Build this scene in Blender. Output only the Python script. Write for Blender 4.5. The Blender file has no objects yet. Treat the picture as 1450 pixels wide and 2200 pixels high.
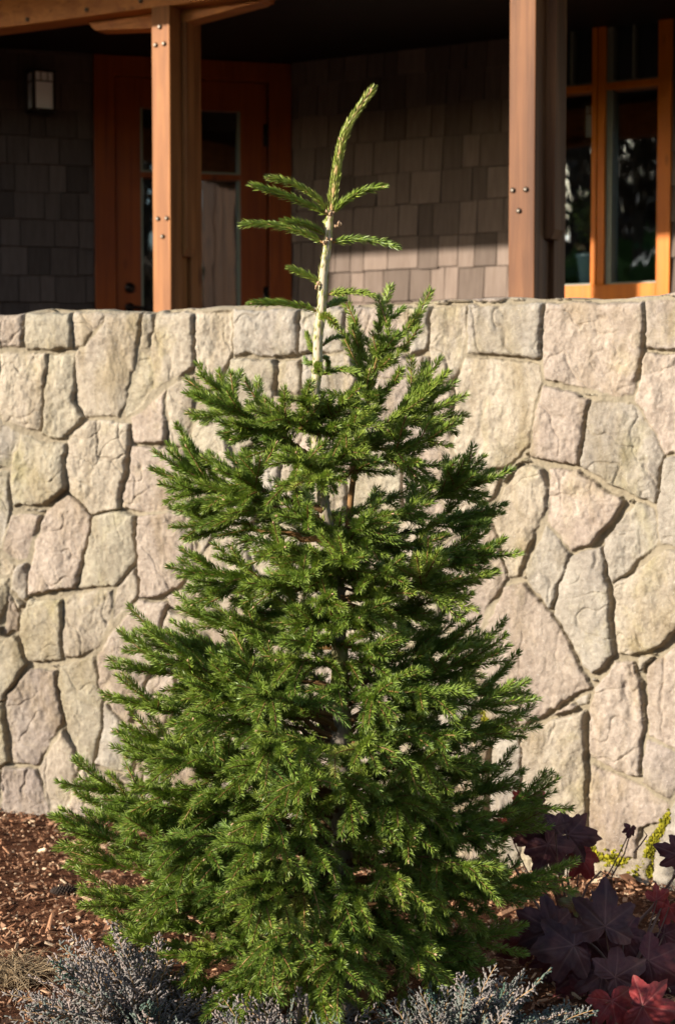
import bpy, math, random
import numpy as np
from mathutils import Vector
R_ = math.radians
PI = math.pi
SC = bpy.context.scene

# ------------------------------------------------------------------ camera
FP = 3666.0                      # focal length in photo pixels (photo 1450 x 2200)
CAMH = 1.35
PITCH = math.atan(220.0 / FP)
cam_d = bpy.data.cameras.new('camera')
cam = bpy.data.objects.new('camera', cam_d)
SC.collection.objects.link(cam)
cam.location = (0, 0, CAMH)
cam.rotation_euler = (PI / 2 - PITCH, 0, 0)
cam_d.sensor_fit = 'VERTICAL'
cam_d.sensor_height = 36.0
cam_d.lens = 36.0 * FP / 2200.0
cam_d.clip_start = 0.05
cam_d.clip_end = 500
cam_d.dof.use_dof = True
cam_d.dof.focus_distance = 3.62
cam_d.dof.aperture_fstop = 5.2
SC.camera = cam

# ------------------------------------------------------------------ light
SUN_AZ, SUN_EL = R_(61), R_(17.0)          # azimuth: to the left of the direction behind the camera
sdir = Vector((-math.sin(SUN_AZ) * math.cos(SUN_EL), -math.cos(SUN_AZ) * math.cos(SUN_EL), math.sin(SUN_EL)))
w = bpy.data.worlds.new('World'); SC.world = w; w.use_nodes = True
wn = w.node_tree.nodes; wl = w.node_tree.links
bg = wn.get('Background')
sky = wn.new('ShaderNodeTexSky'); sky.sky_type = 'NISHITA'; sky.sun_disc = False
sky.sun_elevation = SUN_EL; sky.sun_rotation = math.atan2(sdir.x, sdir.y) % (2 * PI)
wl.new(sky.outputs[0], bg.inputs[0]); bg.inputs[1].default_value = 0.135
sun_d = bpy.data.lights.new('sun', 'SUN'); sun_d.energy = 4.8; sun_d.angle = R_(0.8); sun_d.color = (1.0, 0.945, 0.85)
sun = bpy.data.objects.new('sun', sun_d); SC.collection.objects.link(sun)
sun.rotation_euler = sdir.to_track_quat('Z', 'Y').to_euler()
SC.view_settings.view_transform = 'Standard'
SC.view_settings.look = 'None'
SC.view_settings.exposure = 0.95
SC.view_settings.gamma = 1.0
SC.cycles.max_bounces = 8
SC.cycles.transparent_max_bounces = 12

# ------------------------------------------------------------------ helpers
def ray(px, py):
    dx = (px - 725.0) / FP; c = (1100.0 - py) / FP
    return np.array([dx, math.cos(PITCH) + math.sin(PITCH) * c, -math.sin(PITCH) + math.cos(PITCH) * c])
def at(px, py, Y):
    d = ray(px, py); t = Y / d[1]
    return np.array([d[0] * t, Y, CAMH + d[2] * t])
def ground_at(px, py, z=0.0):
    d = ray(px, py); t = (z - CAMH) / d[2]
    return np.array([d[0] * t, d[1] * t, z])

WORLD = {}                       # world position of each built object
class MB:
    """collects pieces and links them as ONE mesh object"""
    def __init__(s): s.v = []; s.f = []; s.m = []; s.c = []; s.n = 0
    def add(s, V, F, mat=0, col=None):
        V = np.asarray(V, float).reshape(-1, 3)
        F = np.asarray(F, int)
        s.f.append(F + s.n); s.m.append(np.full(len(F), mat, int))
        s.v.append(V)
        if col is None: col = np.zeros((len(V), 4))
        col = np.asarray(col, float)
        if col.ndim == 1: col = np.tile(col, (len(V), 1))
        s.c.append(col); s.n += len(V)
    def build(s, name, mats, parent=None, smooth=True, bevel=0.0, origin=None):
        V = np.concatenate(s.v)
        o0 = np.zeros(3)
        if origin is not None: o0 = np.asarray(origin, float); V = V - o0
        loops = np.concatenate([f.ravel() for f in s.f])
        sizes = np.concatenate([np.full(len(f), f.shape[1], int) for f in s.f])
        starts = np.concatenate([[0], np.cumsum(sizes)[:-1]])
        me = bpy.data.meshes.new(name)
        me.vertices.add(len(V)); me.vertices.foreach_set('co', V.astype(np.float32).ravel())
        me.loops.add(len(loops)); me.loops.foreach_set('vertex_index', loops.astype(np.int32))
        me.polygons.add(len(sizes)); me.polygons.foreach_set('loop_start', starts.astype(np.int32))
        try: me.polygons.foreach_set('loop_total', sizes.astype(np.int32))
        except Exception: pass
        if not isinstance(mats, (list, tuple)): mats = [mats]
        for m in mats: me.materials.append(m)
        me.polygons.foreach_set('material_index', np.concatenate(s.m).astype(np.int32))
        me.polygons.foreach_set('use_smooth', np.full(len(sizes), smooth, bool))
        a = me.color_attributes.new('tone', 'FLOAT_COLOR', 'POINT')
        a.data.foreach_set('color', np.concatenate(s.c).astype(np.float32).ravel())
        me.update(calc_edges=True); me.validate()
        o = bpy.data.objects.new(name, me); SC.collection.objects.link(o)
        o.location = o0
        if parent is not None:
            o.parent = parent
            o.location = o0 - WORLD.get(parent.name, np.array(parent.location))
        WORLD[o.name] = np.array(o0, float)
        if bevel:
            b = o.modifiers.new('bevel', 'BEVEL'); b.width = bevel; b.segments = 2; b.limit_method = 'ANGLE'
        return o
def tag(o, label=None, cat=None, group=None, kind=None):
    if label: o['label'] = label
    if cat: o['category'] = cat
    if group: o['group'] = group
    if kind: o['kind'] = kind
    return o
def empty(name, loc=(0, 0, 0)):
    o = bpy.data.objects.new(name, None); SC.collection.objects.link(o); o.location = loc
    o.empty_display_size = 0.1
    return o
BOXF = np.array([[0, 3, 2, 1], [4, 5, 6, 7], [0, 1, 5, 4], [1, 2, 6, 5], [2, 3, 7, 6], [3, 0, 4, 7]])
def box(mb, O, ax, a, b, mat=0, col=None):
    """box in a local frame: O origin, ax 3x3 rows of axes, a/b local corners"""
    a = np.array(a, float); b = np.array(b, float)
    L = np.array([[a[0], a[1], a[2]], [b[0], a[1], a[2]], [b[0], b[1], a[2]], [a[0], b[1], a[2]],
                  [a[0], a[1], b[2]], [b[0], a[1], b[2]], [b[0], b[1], b[2]], [a[0], b[1], b[2]]])
    mb.add(np.asarray(O) + L @ np.asarray(ax), BOXF, mat, col)
def prism(mb, O, ax, poly, i, j, k, lo, hi, mat=0, col=None):
    """polygon in local axes i,j extruded along k from lo to hi"""
    n = len(poly); P = np.zeros((2 * n, 3))
    for q, (a, b) in enumerate(poly):
        P[q, i] = a; P[q, j] = b; P[q, k] = lo
        P[q + n, i] = a; P[q + n, j] = b; P[q + n, k] = hi
    V = np.asarray(O) + P @ np.asarray(ax)
    mb.add(V, np.array([list(range(n))[::-1]]), mat, col)
    s = mb.n - 2 * n
    mb.f.append(np.array([list(range(n, 2 * n))]) + s); mb.m.append(np.array([mat]))
    side = np.array([[q, (q + 1) % n, (q + 1) % n + n, q + n] for q in range(n)])
    mb.f.append(side + s); mb.m.append(np.full(n, mat))
def frames(P):
    P = np.asarray(P, float)
    T = np.gradient(P, axis=0); T /= np.linalg.norm(T, axis=1)[:, None] + 1e-12
    ref = np.array([0.0, 0, 1.0])
    if abs(T[:, 2]).mean() > 0.85: ref = np.array([0.3, 0.95, 0.0])
    N = np.cross(T, ref); N /= np.linalg.norm(N, axis=1)[:, None] + 1e-12
    B = np.cross(N, T)
    return T, N, B
def tube(mb, P, r, sides=6, mat=0, col=None, cap=True):
    P = np.asarray(P, float); m = len(P); r = np.broadcast_to(np.asarray(r, float), (m,))
    T, N, B = frames(P)
    ang = np.linspace(0, 2 * PI, sides, endpoint=False)
    V = P[:, None, :] + r[:, None, None] * (np.cos(ang)[None, :, None] * N[:, None, :] + np.sin(ang)[None, :, None] * B[:, None, :])
    idx = np.arange(m * sides).reshape(m, sides)
    F = np.stack([idx[:-1], np.roll(idx, -1, 1)[:-1], np.roll(idx, -1, 1)[1:], idx[1:]], -1).reshape(-1, 4)
    mb.add(V.reshape(-1, 3), F, mat, col)
    if cap:
        s = mb.n - m * sides
        mb.f.append(np.array([list(range(sides))]) + s); mb.m.append(np.array([mat]))
        mb.f.append(np.array([list(range(sides))[::-1]]) + s + (m - 1) * sides); mb.m.append(np.array([mat]))
def lathe(mb, O, axis, prof, sides=16, mat=0):
    """prof: list of (radius, distance along axis)"""
    axis = np.array(axis, float); axis /= np.linalg.norm(axis)
    u = np.cross(axis, [0, 0, 1.0]);
    if np.linalg.norm(u) < .1: u = np.cross(axis, [1.0, 0, 0])
    u /= np.linalg.norm(u); v = np.cross(axis, u)
    ang = np.linspace(0, 2 * PI, sides, endpoint=False)
    V = np.array([np.asarray(O) + axis * h + r * (math.cos(t) * u + math.sin(t) * v) for r, h in prof for t in ang])
    m = len(prof); idx = np.arange(m * sides).reshape(m, sides)
    F = np.stack([idx[:-1], np.roll(idx, -1, 1)[:-1], np.roll(idx, -1, 1)[1:], idx[1:]], -1).reshape(-1, 4)
    mb.add(V, F, mat)
def bez(P0, C, P1, n):
    t = np.linspace(0, 1, n)[:, None]
    return (1 - t) ** 2 * np.asarray(P0) + 2 * t * (1 - t) * np.asarray(C) + t * t * np.asarray(P1)

# value noise --------------------------------------------------------------
_rs = np.random.RandomState(5)
_tab = _rs.rand(512, 512)
def vnoise(x, y, seed=0):
    x = x + seed * 17.31; y = y + seed * 9.77
    xi = np.floor(x).astype(int); yi = np.floor(y).astype(int); fx = x - xi; fy = y - yi
    fx = fx * fx * fx * (fx * (fx * 6 - 15) + 10); fy = fy * fy * fy * (fy * (fy * 6 - 15) + 10)
    g = lambda a, b: _tab[a % 512, b % 512]
    return ((g(xi, yi) * (1 - fx) + g(xi + 1, yi) * fx) * (1 - fy) + (g(xi, yi + 1) * (1 - fx) + g(xi + 1, yi + 1) * fx) * fy) * 2 - 1
def fbm(x, y, o=4, seed=0, g=.5):
    a = 1.0; s = 0; f = 1.0
    for k in range(o): s = s + a * vnoise(x * f, y * f, seed + k * 3); a *= g; f *= 2.03
    return s

# ------------------------------------------------------------------ materials
class NT:
    def __init__(s, name):
        s.m = bpy.data.materials.new(name); s.m.use_nodes = True
        s.t = s.m.node_tree; s.n = s.t.nodes; s.l = s.t.links
        s.b = s.n['Principled BSDF']
    def new(s, k, **kw):
        x = s.n.new(k)
        for a, v in kw.items(): setattr(x, a, v)
        return x
    def val(s, inp, v):
        if isinstance(v, bpy.types.NodeSocket): s.l.new(v, inp)
        else: inp.default_value = v
    def coord(s, scale=(1, 1, 1), src='Object', rot=(0, 0, 0)):
        tc = s.new('ShaderNodeTexCoord'); mp = s.new('ShaderNodeMapping')
        s.l.new(tc.outputs[src], mp.inputs[0]); mp.inputs['Scale'].default_value = scale; mp.inputs['Rotation'].default_value = rot
        return mp.outputs[0]
    def noise(s, vec, scale, detail=4, rough=.55, dist=0):
        x = s.new('ShaderNodeTexNoise'); s.l.new(vec, x.inputs['Vector'])
        x.inputs['Scale'].default_value = scale; x.inputs['Detail'].default_value = detail
        x.inputs['Roughness'].default_value = rough; x.inputs['Distortion'].default_value = dist
        return x.outputs[0]
    def ramp(s, f, stops):
        x = s.new('ShaderNodeValToRGB'); s.l.new(f, x.inputs[0]); e = x.color_ramp.elements
        while len(e) < len(stops): e.new(.5)
        for q, (p, c) in zip(e, stops): q.position = p; q.color = (c + (1,)) if len(c) == 3 else c
        return x.outputs[0]
    def mix(s, f, a, b, mode='MIX'):
        x = s.new('ShaderNodeMix', data_type='RGBA', blend_type=mode)
        s.val(x.inputs[0], f)
        s.val(x.inputs[6], a if isinstance(a, bpy.types.NodeSocket) else tuple(a) + (1,))
        s.val(x.inputs[7], b if isinstance(b, bpy.types.NodeSocket) else tuple(b) + (1,))
        return x.outputs[2]
    def math(s, op, a, b=0.0, c=None):
        x = s.new('ShaderNodeMath', operation=op); s.val(x.inputs[0], a); s.val(x.inputs[1], b)
        if c is not None: s.val(x.inputs[2], c)
        return x.outputs[0]
    def attr(s, name='tone'):
        x = s.new('ShaderNodeAttribute', attribute_name=name); sp = s.new('ShaderNodeSeparateColor')
        s.l.new(x.outputs['Color'], sp.inputs[0]); return x.outputs['Color'], sp.outputs[0], sp.outputs[1], sp.outputs[2]
    def bump(s, h, strength=.3, dist=.01):
        x = s.new('ShaderNodeBump'); s.l.new(h, x.inputs['Height']); x.inputs['Strength'].default_value = strength
        x.inputs['Distance'].default_value = dist; s.l.new(x.outputs[0], s.b.inputs['Normal'])
    def done(s, col, rough=.6, spec=.3):
        s.val(s.b.inputs['Base Color'], col if isinstance(col, bpy.types.NodeSocket) else tuple(col) + (1,))
        s.val(s.b.inputs['Roughness'], rough); s.b.inputs['Specular IOR Level'].default_value = spec
        return s.m

def wood(name, c_dark, c_light, axis=2, rough=.55, yaw=0.0, fine=1.0):
    n = NT(name); sc = [26 * fine] * 3; sc[axis] = 1.3 * fine
    v = n.coord(tuple(sc), rot=(0, 0, yaw))
    a = n.noise(v, 1.0, 6, .6, .6)
    sc2 = [90] * 3; sc2[axis] = 3
    b = n.noise(n.coord(tuple(sc2), rot=(0, 0, yaw)), 1.0, 3, .6)
    big = n.noise(n.coord((1.3, 1.3, 1.3)), 1.6, 3)
    col = n.mix(n.ramp(a, [(.36, (0, 0, 0)), (.62, (1, 1, 1))]), c_dark, c_light)
    col = n.mix(n.math('MULTIPLY', b, .55), col, n.mix(1.0, col, (.62, .52, .42), 'MULTIPLY'))
    col = n.mix(n.ramp(big, [(.4, (0, 0, 0)), (.7, (1, 1, 1))]), col, n.mix(1.0, col, (.78, .74, .74), 'MULTIPLY'))
    sc3 = [55] * 3; sc3[axis] = .55
    ck = n.ramp(n.noise(n.coord(tuple(sc3), rot=(0, 0, yaw)), 1.0, 2, .5), [(.66, (0, 0, 0)), (.72, (.8, .8, .8))])
    col = n.mix(ck, col, n.mix(1.0, col, (.42, .38, .36), 'MULTIPLY'))
    kn = n.new('ShaderNodeTexVoronoi'); kn.inputs['Scale'].default_value = 1.0; sc4 = [7] * 3; sc4[axis] = 2.4; n.l.new(n.coord(tuple(sc4), rot=(0, 0, yaw)), kn.inputs['Vector'])
    col = n.mix(n.ramp(kn.outputs['Distance'], [(.06, (.85, .85, .85)), (.13, (0, 0, 0))]), col, n.mix(1.0, col, (.40, .30, .26), 'MULTIPLY'))
    n.bump(n.math('ADD', a, b), .25, .002)
    return n.done(col, rough, .25)
def plain(name, col, rough=.5, spec=.3, metal=0.0, var=.15, scale=30):
    n = NT(name); f = n.noise(n.coord(), scale, 4)
    c = n.mix(f, tuple(x * (1 - var) for x in col), tuple(min(1, x * (1 + var)) for x in col))
    n.b.inputs['Metallic'].default_value = metal
    n.bump(f, .08, .002)
    return n.done(c, rough, spec)

M = {}
HY = R_(28)          # yaw of the porch posts
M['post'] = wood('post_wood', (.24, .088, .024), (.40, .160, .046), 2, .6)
M['post_dark'] = wood('dark_post_wood', (.12, .046, .015), (.23, .095, .034), 2, .6)  # darker brown version of the post wood, for the right post
M['beam'] = wood('beam_wood', (.46, .16, .038), (.66, .26, .065), 0, .5, yaw=HY)
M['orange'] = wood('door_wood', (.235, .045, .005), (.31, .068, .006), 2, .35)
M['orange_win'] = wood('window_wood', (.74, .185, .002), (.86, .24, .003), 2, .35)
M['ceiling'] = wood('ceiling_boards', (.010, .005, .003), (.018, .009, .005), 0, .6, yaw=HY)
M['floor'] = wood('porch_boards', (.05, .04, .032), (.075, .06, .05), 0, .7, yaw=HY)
M['stop'] = plain('glazing_stop', (.20, .21, .15), .4)
M['bronze'] = plain('dark_bronze', (.03, .022, .018), .35, .5, .8)
M['bolt'] = plain('bolt_metal', (.10, .08, .06), .45, .5, .7)
M['frost'] = plain('frosted_glass', (.80, .82, .84), .35, .4, var=.05)
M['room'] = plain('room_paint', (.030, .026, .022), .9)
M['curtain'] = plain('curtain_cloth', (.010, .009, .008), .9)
M['pot'] = plain('glazed_pot', (.06, .085, .11), .3, .5)

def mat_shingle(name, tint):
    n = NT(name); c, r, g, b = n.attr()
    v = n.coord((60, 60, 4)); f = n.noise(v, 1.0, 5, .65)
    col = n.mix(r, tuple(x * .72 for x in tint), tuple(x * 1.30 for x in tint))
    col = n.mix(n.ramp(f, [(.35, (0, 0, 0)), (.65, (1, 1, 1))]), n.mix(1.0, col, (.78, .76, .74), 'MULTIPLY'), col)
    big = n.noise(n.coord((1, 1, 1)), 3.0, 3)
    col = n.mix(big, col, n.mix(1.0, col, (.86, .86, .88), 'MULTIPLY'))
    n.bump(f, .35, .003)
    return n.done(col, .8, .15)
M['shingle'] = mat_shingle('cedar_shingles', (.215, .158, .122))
M['shingle_shade_tint'] = mat_shingle('shade_tinted_cedar_shingles', (.11, .082, .068))  # same cedar as above, with wall A's shade put into a darker tint

def mat_glass():
    n = NT('window_glass'); n.n.remove(n.b)
    out = n.n['Material Output']
    tr = n.new('ShaderNodeBsdfTransparent'); tr.inputs[0].default_value = (.80, .84, .82, 1)
    gl = n.new('ShaderNodeBsdfGlossy'); gl.inputs[0].default_value = (.9, .95, 1, 1); gl.inputs['Roughness'].default_value = .015
    bp = n.new('ShaderNodeBump'); bp.inputs['Strength'].default_value = .06; bp.inputs['Distance'].default_value = .01
    n.l.new(n.noise(n.coord((3, 3, 1.2)), 2.0, 2), bp.inputs['Height']); n.l.new(bp.outputs[0], gl.inputs['Normal'])
    mx = n.new('ShaderNodeMixShader'); mx.inputs[0].default_value = .11
    n.l.new(tr.outputs[0], mx.inputs[1]); n.l.new(gl.outputs[0], mx.inputs[2]); n.l.new(mx.outputs[0], out.inputs[0])
    return n.m
M['glass'] = mat_glass()

def mat_stone():
    n = NT('field_stone'); c, r, g, b = n.attr()
    # attribute: colour = tint, alpha = joint mask
    ta = n.new('ShaderNodeAttribute', attribute_name='tone')
    tint = ta.outputs['Color']; joint = ta.outputs['Alpha']
    v = n.coord(); vv = n.coord((1, 1, .35))
    f1 = n.noise(v, 9, 6, .62, .4); f2 = n.noise(v, 55, 6, .7); f3 = n.noise(v, 210, 4, .7); st = n.noise(vv, 7, 5, .6, .3)
    col = n.mix(n.ramp(f1, [(.35, (0, 0, 0)), (.68, (1, 1, 1))]), n.mix(1.0, tint, (.80, .78, .76), 'MULTIPLY'), tint)
    col = n.mix(n.ramp(st, [(.50, (0, 0, 0)), (.66, (.8, .8, .8))]), col, n.mix(1.0, col, (.76, .71, .58), 'MULTIPLY'))
    col = n.mix(n.ramp(n.noise(n.coord((1, 1, .8)), 4.3, 5, .6, .5), [(.54, (0, 0, 0)), (.70, (.85, .85, .85))]), col, n.mix(1.0, col, (.92, .91, .68), 'MULTIPLY'))
    col = n.mix(n.ramp(f2, [(.32, (0, 0, 0)), (.60, (1, 1, 1))]), n.mix(1.0, col, (.66, .64, .62), 'MULTIPLY'), col)
    col = n.mix(n.ramp(n.noise(n.coord((1, 1, 1)), 3.2, 5, .65, .8), [(.50, (0, 0, 0)), (.64, (.75, .75, .75))]), col, n.mix(1.0, col, (.80, .78, .80), 'MULTIPLY'))
    col = n.mix(n.ramp(f3, [(.60, (0, 0, 0)), (.74, (.7, .7, .7))]), col, n.mix(.6, col, (.80, .76, .68)))
    mort = n.mix(f2, (.20, .165, .11), (.32, .26, .18))
    col = n.mix(joint, col, mort)
    h = n.math('ADD', n.math('MULTIPLY', f2, 1.0), n.math('MULTIPLY', f3, .35))
    h = n.math('ADD', h, n.math('MULTIPLY', f1, 1.6))
    n.bump(h, .8, .007)
    return n.done(col, .88, .15)
M['stone'] = mat_stone()

def mat_tone(name, stops, rough=.6, spec=.25, transl=0.0, bumpf=None, tipc=None, alt=None):
    """colour picked by tone.r along the stops, brightness by tone.g, mixed towards tipc by tone.b"""
    n = NT(name); c, r, g, b = n.attr()
    col = n.ramp(r, stops)
    dk = n.mix(1.0, col, (.62, .62, .62), 'MULTIPLY'); lt = n.mix(1.0, col, (1.3, 1.28, 1.2), 'MULTIPLY')
    col = n.mix(g, dk, lt)
    if tipc: col = n.mix(b, col, tipc)
    if bumpf: n.bump(n.noise(n.coord(), bumpf, 4), .4, .003)
    n.done(col, rough, spec)
    if transl:
        out = n.n['Material Output']; t = n.new('ShaderNodeBsdfTranslucent'); n.l.new(n.mix(1.0, col, (1.2, 1.35, .7), 'MULTIPLY'), t.inputs[0])
        mx = n.new('ShaderNodeMixShader'); mx.inputs[0].default_value = transl
        n.l.new(n.b.outputs[0], mx.inputs[1]); n.l.new(t.outputs[0], mx.inputs[2]); n.l.new(mx.outputs[0], out.inputs[0])
    return n.m
M['needle'] = mat_tone('spruce_needles', [(0, (.052, .115, .024)), (.45, (.150, .235, .028)), (.8, (.28, .345, .045)), (1, (.52, .48, .17))], .45, .35, .14, tipc=(.22, .24, .09))
M['twig'] = mat_tone('spruce_twig_bark', [(0, (.06, .035, .018)), (.5, (.20, .10, .035)), (1, (.42, .26, .12))], .7)
M['bud'] = plain('bud_scales', (.40, .25, .14), .6)
M['mulch'] = mat_tone('bark_chips', [(0, (.08, .038, .022)), (.4, (.25, .120, .066)), (.75, (.44, .25, .15)), (1, (.72, .54, .36))], .85, .1, bumpf=150)
M['juniper'] = mat_tone('juniper_scales', [(0, (.04, .075, .045)), (.35, (.10, .145, .11)), (.65, (.185, .165, .155)), (1, (.30, .235, .21))], .7, .15)
M['dry'] = mat_tone('dry_grass', [(0, (.20, .13, .07)), (1, (.45, .33, .20))], .7, .2, .1)
M['moss'] = mat_tone('moss', [(0, (.10, .095, .01)), (1, (.30, .26, .02))], .9, .05)
M['bush'] = mat_tone('bush_leaves', [(0, (.05, .10, .025)), (1, (.15, .22, .06))], .5, .3)

def mat_trunk():
    n = NT('spruce_trunk_bark'); c, r, g, b = n.attr()
    v = n.coord((1, 1, .4)); f = n.noise(v, 60, 5, .7, .5); f2 = n.noise(n.coord(), 14, 3)
    col = n.mix(r, n.mix(f, (.115, .085, .060), (.24, .20, .155)), n.mix(f, (.36, .27, .16), (.62, .52, .36)))
    col = n.mix(g, col, n.mix(f, (.12, .13, .015), (.30, .29, .04)))
    n.bump(f, .6, .004)
    return n.done(col, .75, .2)
M['trunk'] = mat_trunk()

def mat_leaf():
    n = NT('oakleaf_hydrangea_leaf'); c, r, g, b = n.attr()
    col = n.ramp(r, [(0, (.090, .042, .040)), (.35, (.14, .034, .036)), (.6, (.27, .032, .030)), (.8, (.36, .045, .035)), (1, (.16, .18, .045))])
    f = n.noise(n.coord(), 26, 5, .6); f2 = n.noise(n.coord(), 120, 4, .6)
    col = n.mix(n.ramp(f, [(.35, (0, 0, 0)), (.7, (1, 1, 1))]), n.mix(1.0, col, (.60, .62, .70), 'MULTIPLY'), n.mix(1.0, col, (1.25, 1.25, 1.1), 'MULTIPLY'))
    col = n.mix(n.ramp(n.noise(n.coord(), 60, 5, .7), [(.60, (0, 0, 0)), (.68, (.6, .6, .6))]), col, (.09, .06, .03))
    col = n.mix(g, col, n.mix(.28, col, (.42, .22, .17)))
    n.bump(n.math('ADD', f, n.math('MULTIPLY', f2, .5)), .35, .004)
    return n.done(col, .5, .2)
M['leaf'] = mat_leaf()
M['hstem'] = plain('hydrangea_stem', (.16, .085, .06), .7)

def mat_ground():
    n = NT('mulch_ground'); v = n.coord()
    f = n.noise(v, 40, 6, .7, .6); f2 = n.noise(v, 6, 3)
    col = n.ramp(f, [(.3, (.035, .015, .009)), (.55, (.10, .04, .02)), (.75, (.19, .09, .045))])
    n.bump(f, .8, .02)
    return n.done(col, .95, .05)
M['ground'] = mat_ground()

# ================================================================== GROUND
rng = np.random.RandomState(11)
def gz(x, y):
    return .018 * fbm(x * 1.7, y * 1.7, 3, 3) + .010 * fbm(x * 9, y * 9, 3, 8)
mb = MB()
xs = np.concatenate([[-120, -30, -8, -4], np.linspace(-2.4, 2.4, 150), [4, 8, 30, 120]])
ys = np.concatenate([[-120, -30, -6, 1], np.linspace(2.6, 6.2, 110), [9, 30, 150]])
XX, YY = np.meshgrid(xs, ys)
ZZ = gz(XX, YY) * (np.abs(XX) < 3) * ((YY > 2) & (YY < 7))
idx = np.arange(XX.size).reshape(XX.shape)
F = np.stack([idx[:-1, :-1], idx[:-1, 1:], idx[1:, 1:], idx[1:, :-1]], -1).reshape(-1, 4)
mb.add(np.stack([XX, YY, ZZ], -1).reshape(-1, 3), F)
tag(mb.build('ground', M['ground']), kind='structure')

def chips(mb, n, x0, x1, y0, y1, lmin, lmax, zoff=0.0, bright=0.0):
    X = rng.uniform(x0, x1, n); Y = rng.uniform(y0, y1, n); Z = gz(X, Y) + rng.uniform(.000, .016, n) + zoff
    L = lmin + (lmax - lmin) * rng.rand(n) ** 2.2; W = L * rng.uniform(.12, .5, n); T = rng.uniform(.0015, .006, n)
    yaw = rng.uniform(0, PI, n); pit = rng.normal(0, .38, n); rol = rng.normal(0, .5, n)
    ex = np.stack([np.cos(yaw) * np.cos(pit), np.sin(yaw) * np.cos(pit), np.sin(pit)], -1)
    ey = np.stack([-np.sin(yaw), np.cos(yaw), np.zeros(n)], -1); ez = np.cross(ex, ey)
    ey, ez = ey * np.cos(rol)[:, None] + ez * np.sin(rol)[:, None], -ey * np.sin(rol)[:, None] + ez * np.cos(rol)[:, None]
    cor = np.array([[-1, -1, -1], [1, -1, -1], [1, 1, -1], [-1, 1, -1], [-1, -1, 1], [1, -1, 1], [1, 1, 1], [-1, 1, 1]], float)
    J = cor[None] * np.stack([L, W, T], -1)[:, None] * .5 * rng.uniform(.45, 1.15, (n, 8, 3))
    V = np.stack([X, Y, Z], -1)[:, None] + J[..., 0:1] * ex[:, None] + J[..., 1:2] * ey[:, None] + J[..., 2:3] * ez[:, None]
    F = (np.arange(n)[:, None, None] * 8 + BOXF[None]).reshape(-1, 4)
    r = np.clip(rng.beta(2.0, 2.6, n) + bright, 0, 1); pale = rng.rand(n) < .07; r[pale] = rng.uniform(.88, 1, pale.sum())
    col = np.stack([r, rng.rand(n), np.zeros(n), np.ones(n)], -1)
    mb.add(V.reshape(-1, 3), F, 0, np.repeat(col, 8, 0))
mb = MB()
chips(mb, 17000, -1.5, 1.5, 3.45, 5.75, .007, .032)
chips(mb, 6000, -1.3, 1.2, 3.55, 5.7, .004, .012, .004)
chips(mb, 260, -1.3, 1.2, 3.6, 5.6, .035, .085, .004)
tag(mb.build('bark_mulch', M['mulch'], smooth=False), 'reddish brown shredded bark mulch covering the planting bed', kind='stuff')

# ================================================================== STONE WALL
def wallY(X):
    Xc = np.clip(X, -1.3, 1.15)
    return 5.24 - .44 * Xc - .075 * Xc ** 2 + (X - Xc) * (-.44 - .15 * Xc)
XS = np.linspace(-4.2, 3.6, 7801); YS_ = wallY(XS)
SS = np.concatenate([[0], np.cumsum(np.hypot(np.diff(XS), np.diff(YS_)))])
SS -= np.interp(0, XS, SS)
RATIO = XS / YS_
def px2wall(px, py):
    d = ray(px, py); r = d[0] / d[1]
    X = np.interp(r, RATIO, XS); Y = float(wallY(X))
    return float(np.interp(X, XS, SS)), CAMH + d[2] / d[1] * Y
def c3(*p): return [(a / 2.0, 640 + b / 2.0) for a, b in p]
def c4(*p): return [(900 + a / 2.636, 640 + b / 2.636) for a, b in p]
def c5(*p): return [(900 + a / 2.636, 1250 + b / 2.636) for a, b in p]
def c6(*p): return [(a / 2.9, 1250 + b / 2.9) for a, b in p]
TAN, PINK, GREY, OLIV, MAUV = (.60, .51, .39), (.56, .44, .365), (.52, .47, .40), (.56, .50, .36), (.46, .37, .33)
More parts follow.
